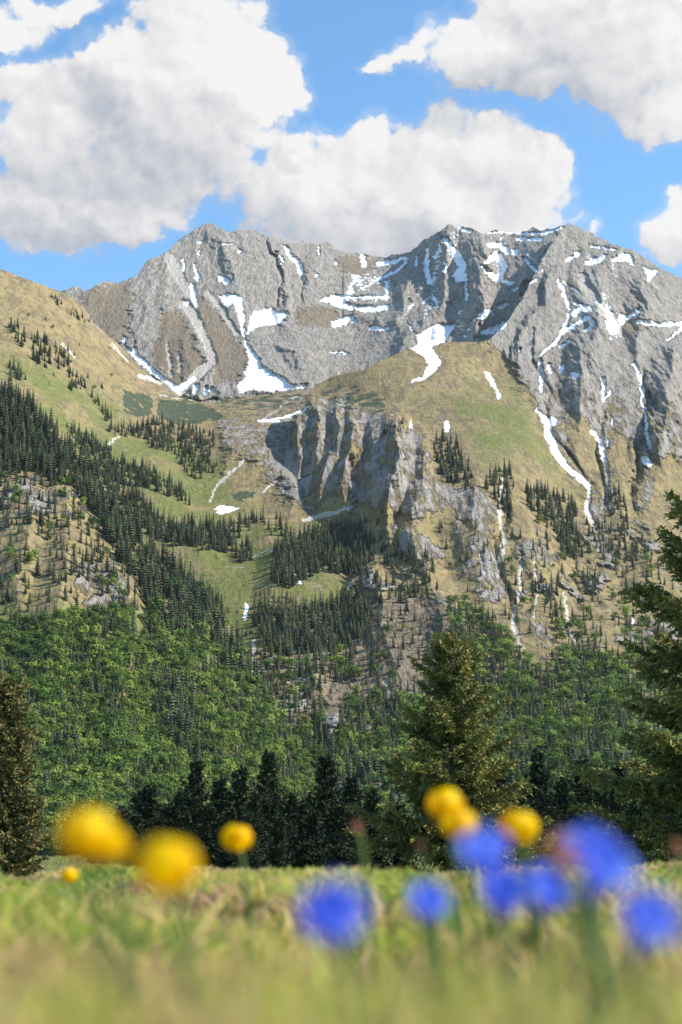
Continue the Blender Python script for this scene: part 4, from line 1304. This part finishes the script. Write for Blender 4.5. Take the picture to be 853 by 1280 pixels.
def petal(n_len, n_wid, fn):
    """grid petal from fn(s in 0..1 along, t in -1..1 across) -> xyz"""
    V = [fn(i / n_len, -1 + 2 * j / n_wid) for i in range(n_len + 1) for j in range(n_wid + 1)]
    F = [(i * (n_wid + 1) + j, i * (n_wid + 1) + j + 1, (i + 1) * (n_wid + 1) + j + 1, (i + 1) * (n_wid + 1) + j) for i in range(n_len) for j in range(n_wid)]
    return np.array(V), np.array(F)


def rotz(V, a):
    c, s = math.cos(a), math.sin(a)
    return np.stack([V[:, 0] * c - V[:, 1] * s, V[:, 0] * s + V[:, 1] * c, V[:, 2]], -1)


def ring_of(part, n, spread=.12, scale=(1, 1)):
    VV, FF, off = [], [], 0
    for k in range(n):
        V, F = part
        V = rotz(V * (1 + .06 * math.sin(k * 2.7)), 6.2832 * k / n + spread * math.sin(k * 1.9))
        VV.append(V)
        FF.append(F + off)
        off += len(V)
    return np.concatenate(VV), np.concatenate(FF)


def flower_root(name, head, foot, label, cat, group=None):
    root = bpy.data.objects.new(name, None)
    scene.collection.objects.link(root)
    root.location = foot
    tag(root, label, cat, group)
    h = np.array(head) - np.array(foot)
    ts = np.linspace(0, 1, 8)
    path = [(h[0] * t + .006 * math.sin(3 * t), h[1] * t, h[2] * t) for t in ts]
    V, F = tube(path, np.linspace(.0024, .0018, 8), 6)
    link('stem', new_mesh('stem', V, F, M_STEM, True), root)
    return root, h


def leaf_mesh(L, w):
    def fn(s, t):
        return (t * w * math.sin(math.pi * min(1, s * .95 + .05)) ** .8, L * s * .8, L * (.5 * s - .4 * s * s) + .1 * w * abs(t))
    return petal(6, 2, fn)


def foot_of(head):
    x, y = float(head[0]), float(head[1])
    return (x + .01, y + .015, float(meadow_z(x, y)))


def globe_flower(u, v, D, dia, label):
    head = at(u, v, D)
    root, h = flower_root('globeflower', head, foot_of(head), label, 'flower')
    r = dia / 2

    def cup(s, t, open_=1.0):
        a = -1.35 + 2.35 * s * open_
        wid = .75 * r * math.sin(math.pi * (.12 + .80 * s)) ** .7
        rr = r * math.cos(a) * (1 - .10 * t * t)
        return (t * wid, rr, r * math.sin(a) + .05 * r * t * t)
    outer = ring_of(petal(8, 4, lambda s, t: cup(s, t)), 6)
    V2, F2 = ring_of(petal(8, 4, lambda s, t: np.array(cup(s, t, 1.06)) * .86), 5, .3)
    me = new_mesh('petals', np.concatenate([outer[0], V2]), np.concatenate([outer[1], F2 + len(outer[0])]), M_YEL, True)
    p = link('petals', me, root)
    p.location = h
    p.rotation_euler = (trng.uniform(-.15, .25), trng.uniform(-.2, .2), trng.uniform(0, 6))
    cV, cF = ring_of(petal(3, 1, lambda s, t: (t * .06 * r, .12 * r + .22 * r * s * s, -.3 * r + .8 * r * s)), 9)
    c = link('stamens', new_mesh('stamens', cV, cF, M_YEL, True), p)
    for k in range(2):
        lf = link('leaf', new_mesh('leaf', *leaf_mesh(.05, .008), M_STEM, True), root)
        lf.location = h * (.35 + .2 * k)
        lf.rotation_euler = (.3, 0, 2.2 * k + u)
    return root


def gentian(u, v, D, dia, tilt, turn, label, part_of=None):
    head = at(u, v, D)
    ax = np.array([math.sin(turn) * math.cos(tilt), -math.sin(tilt), math.cos(turn) * math.cos(tilt)])
    root, h = flower_root('gentian', head - ax * dia * 1.25, foot_of(head), label, 'flower')
    r = dia / 2
    # trumpet: narrow tube that flares, five pointed lobes
    n, rows = 40, 12
    V = []
    for i in range(rows + 1):
        s = i / rows
        for k in range(n):
            a = 6.2832 * k / n
            lobe = .5 + .5 * math.cos(5 * a)
            if s < .7:
                q = s / .7
                rad = r * (.20 + .34 * q ** 2.2)
                z = dia * 1.15 * q
            else:
                q = (s - .7) / .3
                ext = .62 + .38 * lobe ** .6
                rad = r * (.54 + .52 * q * ext)
                z = dia * 1.15 + dia * (.26 * math.sin(q * 1.7) * ext - .20 * q * q * ext)
            V.append((rad * math.cos(a), rad * math.sin(a), z))
    F = [(i * n + k, i * n + (k + 1) % n, (i + 1) * n + (k + 1) % n, (i + 1) * n + k) for i in range(rows) for k in range(n)]
    c = link('corolla', new_mesh('corolla', np.array(V), np.array(F), M_BLUE, True), root)
    c.location = h
    c.rotation_euler = (tilt, turn, 0)
    sV, sF = ring_of(petal(4, 2, lambda s, t: (t * .16 * r * (1 - s) ** .5, r * (.24 + .10 * s), dia * .55 * s)), 5)
    link('calyx', new_mesh('calyx', sV, sF, M_SEPAL, True), c)
    for k in range(4):
        lf = link('leaf', new_mesh('leaf', *leaf_mesh(.045, .009), M_STEM, True), root)
        lf.location = h * .06
        lf.rotation_euler = (.2, 0, 1.57 * k + .4)
    return root


def dry_head(u, v, D, dia, label):
    head = at(u, v, D)
    root, h = flower_root('dry_flower', head, foot_of(head), label, 'flower')
    r = dia / 2
    VV, FF, off = [], [], 0
    for ring, (el, n) in enumerate(((-.4, 9), (.1, 10), (.55, 8), (1.0, 5))):
        P = petal(3, 1, lambda s, t: (t * .22 * r * (1 - .8 * s), r * s * math.cos(el), r * s * math.sin(el) + .1 * r))
        V, F = ring_of(P, n, .3)
        VV.append(V)
        FF.append(F + off)
        off += len(V)
    c = link('bracts', new_mesh('bracts', np.concatenate(VV), np.concatenate(FF), M_PINK, True), root)
    c.location = h
    return root


globe_flower(108, 1042, .56, .0178, 'large blurred yellow globeflower nearest the left edge')
globe_flower(137, 1056, .60, .0120, 'small yellow bloom overlapping the lower right of the leftmost large globeflower')
globe_flower(211, 1082, .54, .0182, 'large blurred yellow globeflower second from the left, hanging lowest')
globe_flower(297, 1047, 1.35, .0220, 'small round yellow flower standing alone before the dark spruces')
globe_flower(87, 1094, 1.9, .0180, 'tiny yellow flower low in the grass under the leftmost large globeflower')
globe_flower(557, 1006, 1.05, .0205, 'upper flower of the yellow pair in front of the sunlit spruce')
globe_flower(574, 1030, 1.0, .0190, 'lower flower of the yellow pair in front of the sunlit spruce')
globe_flower(648, 1033, 1.05, .0210, 'flat yellow flower just above the blue gentian clump')
gentian(416, 1136, .42, .0180, 1.0, -.2, 'blue gentian lowest in the grass at the middle of the meadow')
gentian(536, 1122, .62, .0165, .9, .1, 'small deep blue gentian between the middle bloom and the clump')
gentian(603, 1056, .58, .0190, .8, -.3, 'blue gentian at the left end of the clump below the yellow pair')
gentian(632, 1108, .58, .0195, .9, .1, 'blue gentian low in the middle of the clump')
gentian(690, 1104, .62, .0205, .9, .2, 'blue gentian behind the pinkish dry flower head')
gentian(760, 1076, .52, .0200, .8, .3, 'largest blue gentian at the right end of the clump')
gentian(732, 1050, .58, .0195, .6, -.2, 'blue gentian highest in the clump beside the pinkish dry head')
gentian(816, 1142, .44, .0175, .9, .2, 'blue gentian alone near the right edge of the meadow')
dry_head(703, 1076, .47, .0165, 'pinkish orange dry flower head in front of the blue gentian clump')
dry_head(447, 1036, 1.1, .011, 'small pinkish dry flower head left of the sunlit spruce')
dry_head(526, 1062, 1.0, .012, 'small brownish dry flower head at the foot of the sunlit spruce')
dry_head(848, 1062, .9, .012, 'pale dry flower head at the right edge of the meadow')

# ------------------------------------------------------------------ thin mountain air
ground_obj = bpy.data.objects['ground']
lo, hi = np.array([-6100.0, -3100.0, -123.5]), np.array([6100.0, 7100.0, 1180.0])
cs = np.array([[x, y, z] for x in (lo[0], hi[0]) for y in (lo[1], hi[1]) for z in (lo[2], hi[2])])
hf = np.array([[0, 1, 3, 2], [4, 6, 7, 5], [0, 4, 5, 1], [2, 3, 7, 6], [0, 2, 6, 4], [1, 5, 7, 3]])
hm = bpy.data.materials.new('mountain_air')
hm.use_nodes = True
hm.node_tree.nodes.clear()
T = NT(hm.node_tree)
pv = T.n('ShaderNodeVolumePrincipled')
pv.inputs['Color'].default_value = (.84, .91, 1.0, 1)
pv.inputs['Density'].default_value = HAZE
pv.inputs['Anisotropy'].default_value = .2
T.link(pv.outputs[0], T.n('ShaderNodeOutputMaterial').inputs['Volume'])
tag(link('haze', new_mesh('haze', cs, hf, hm)), kind='stuff')
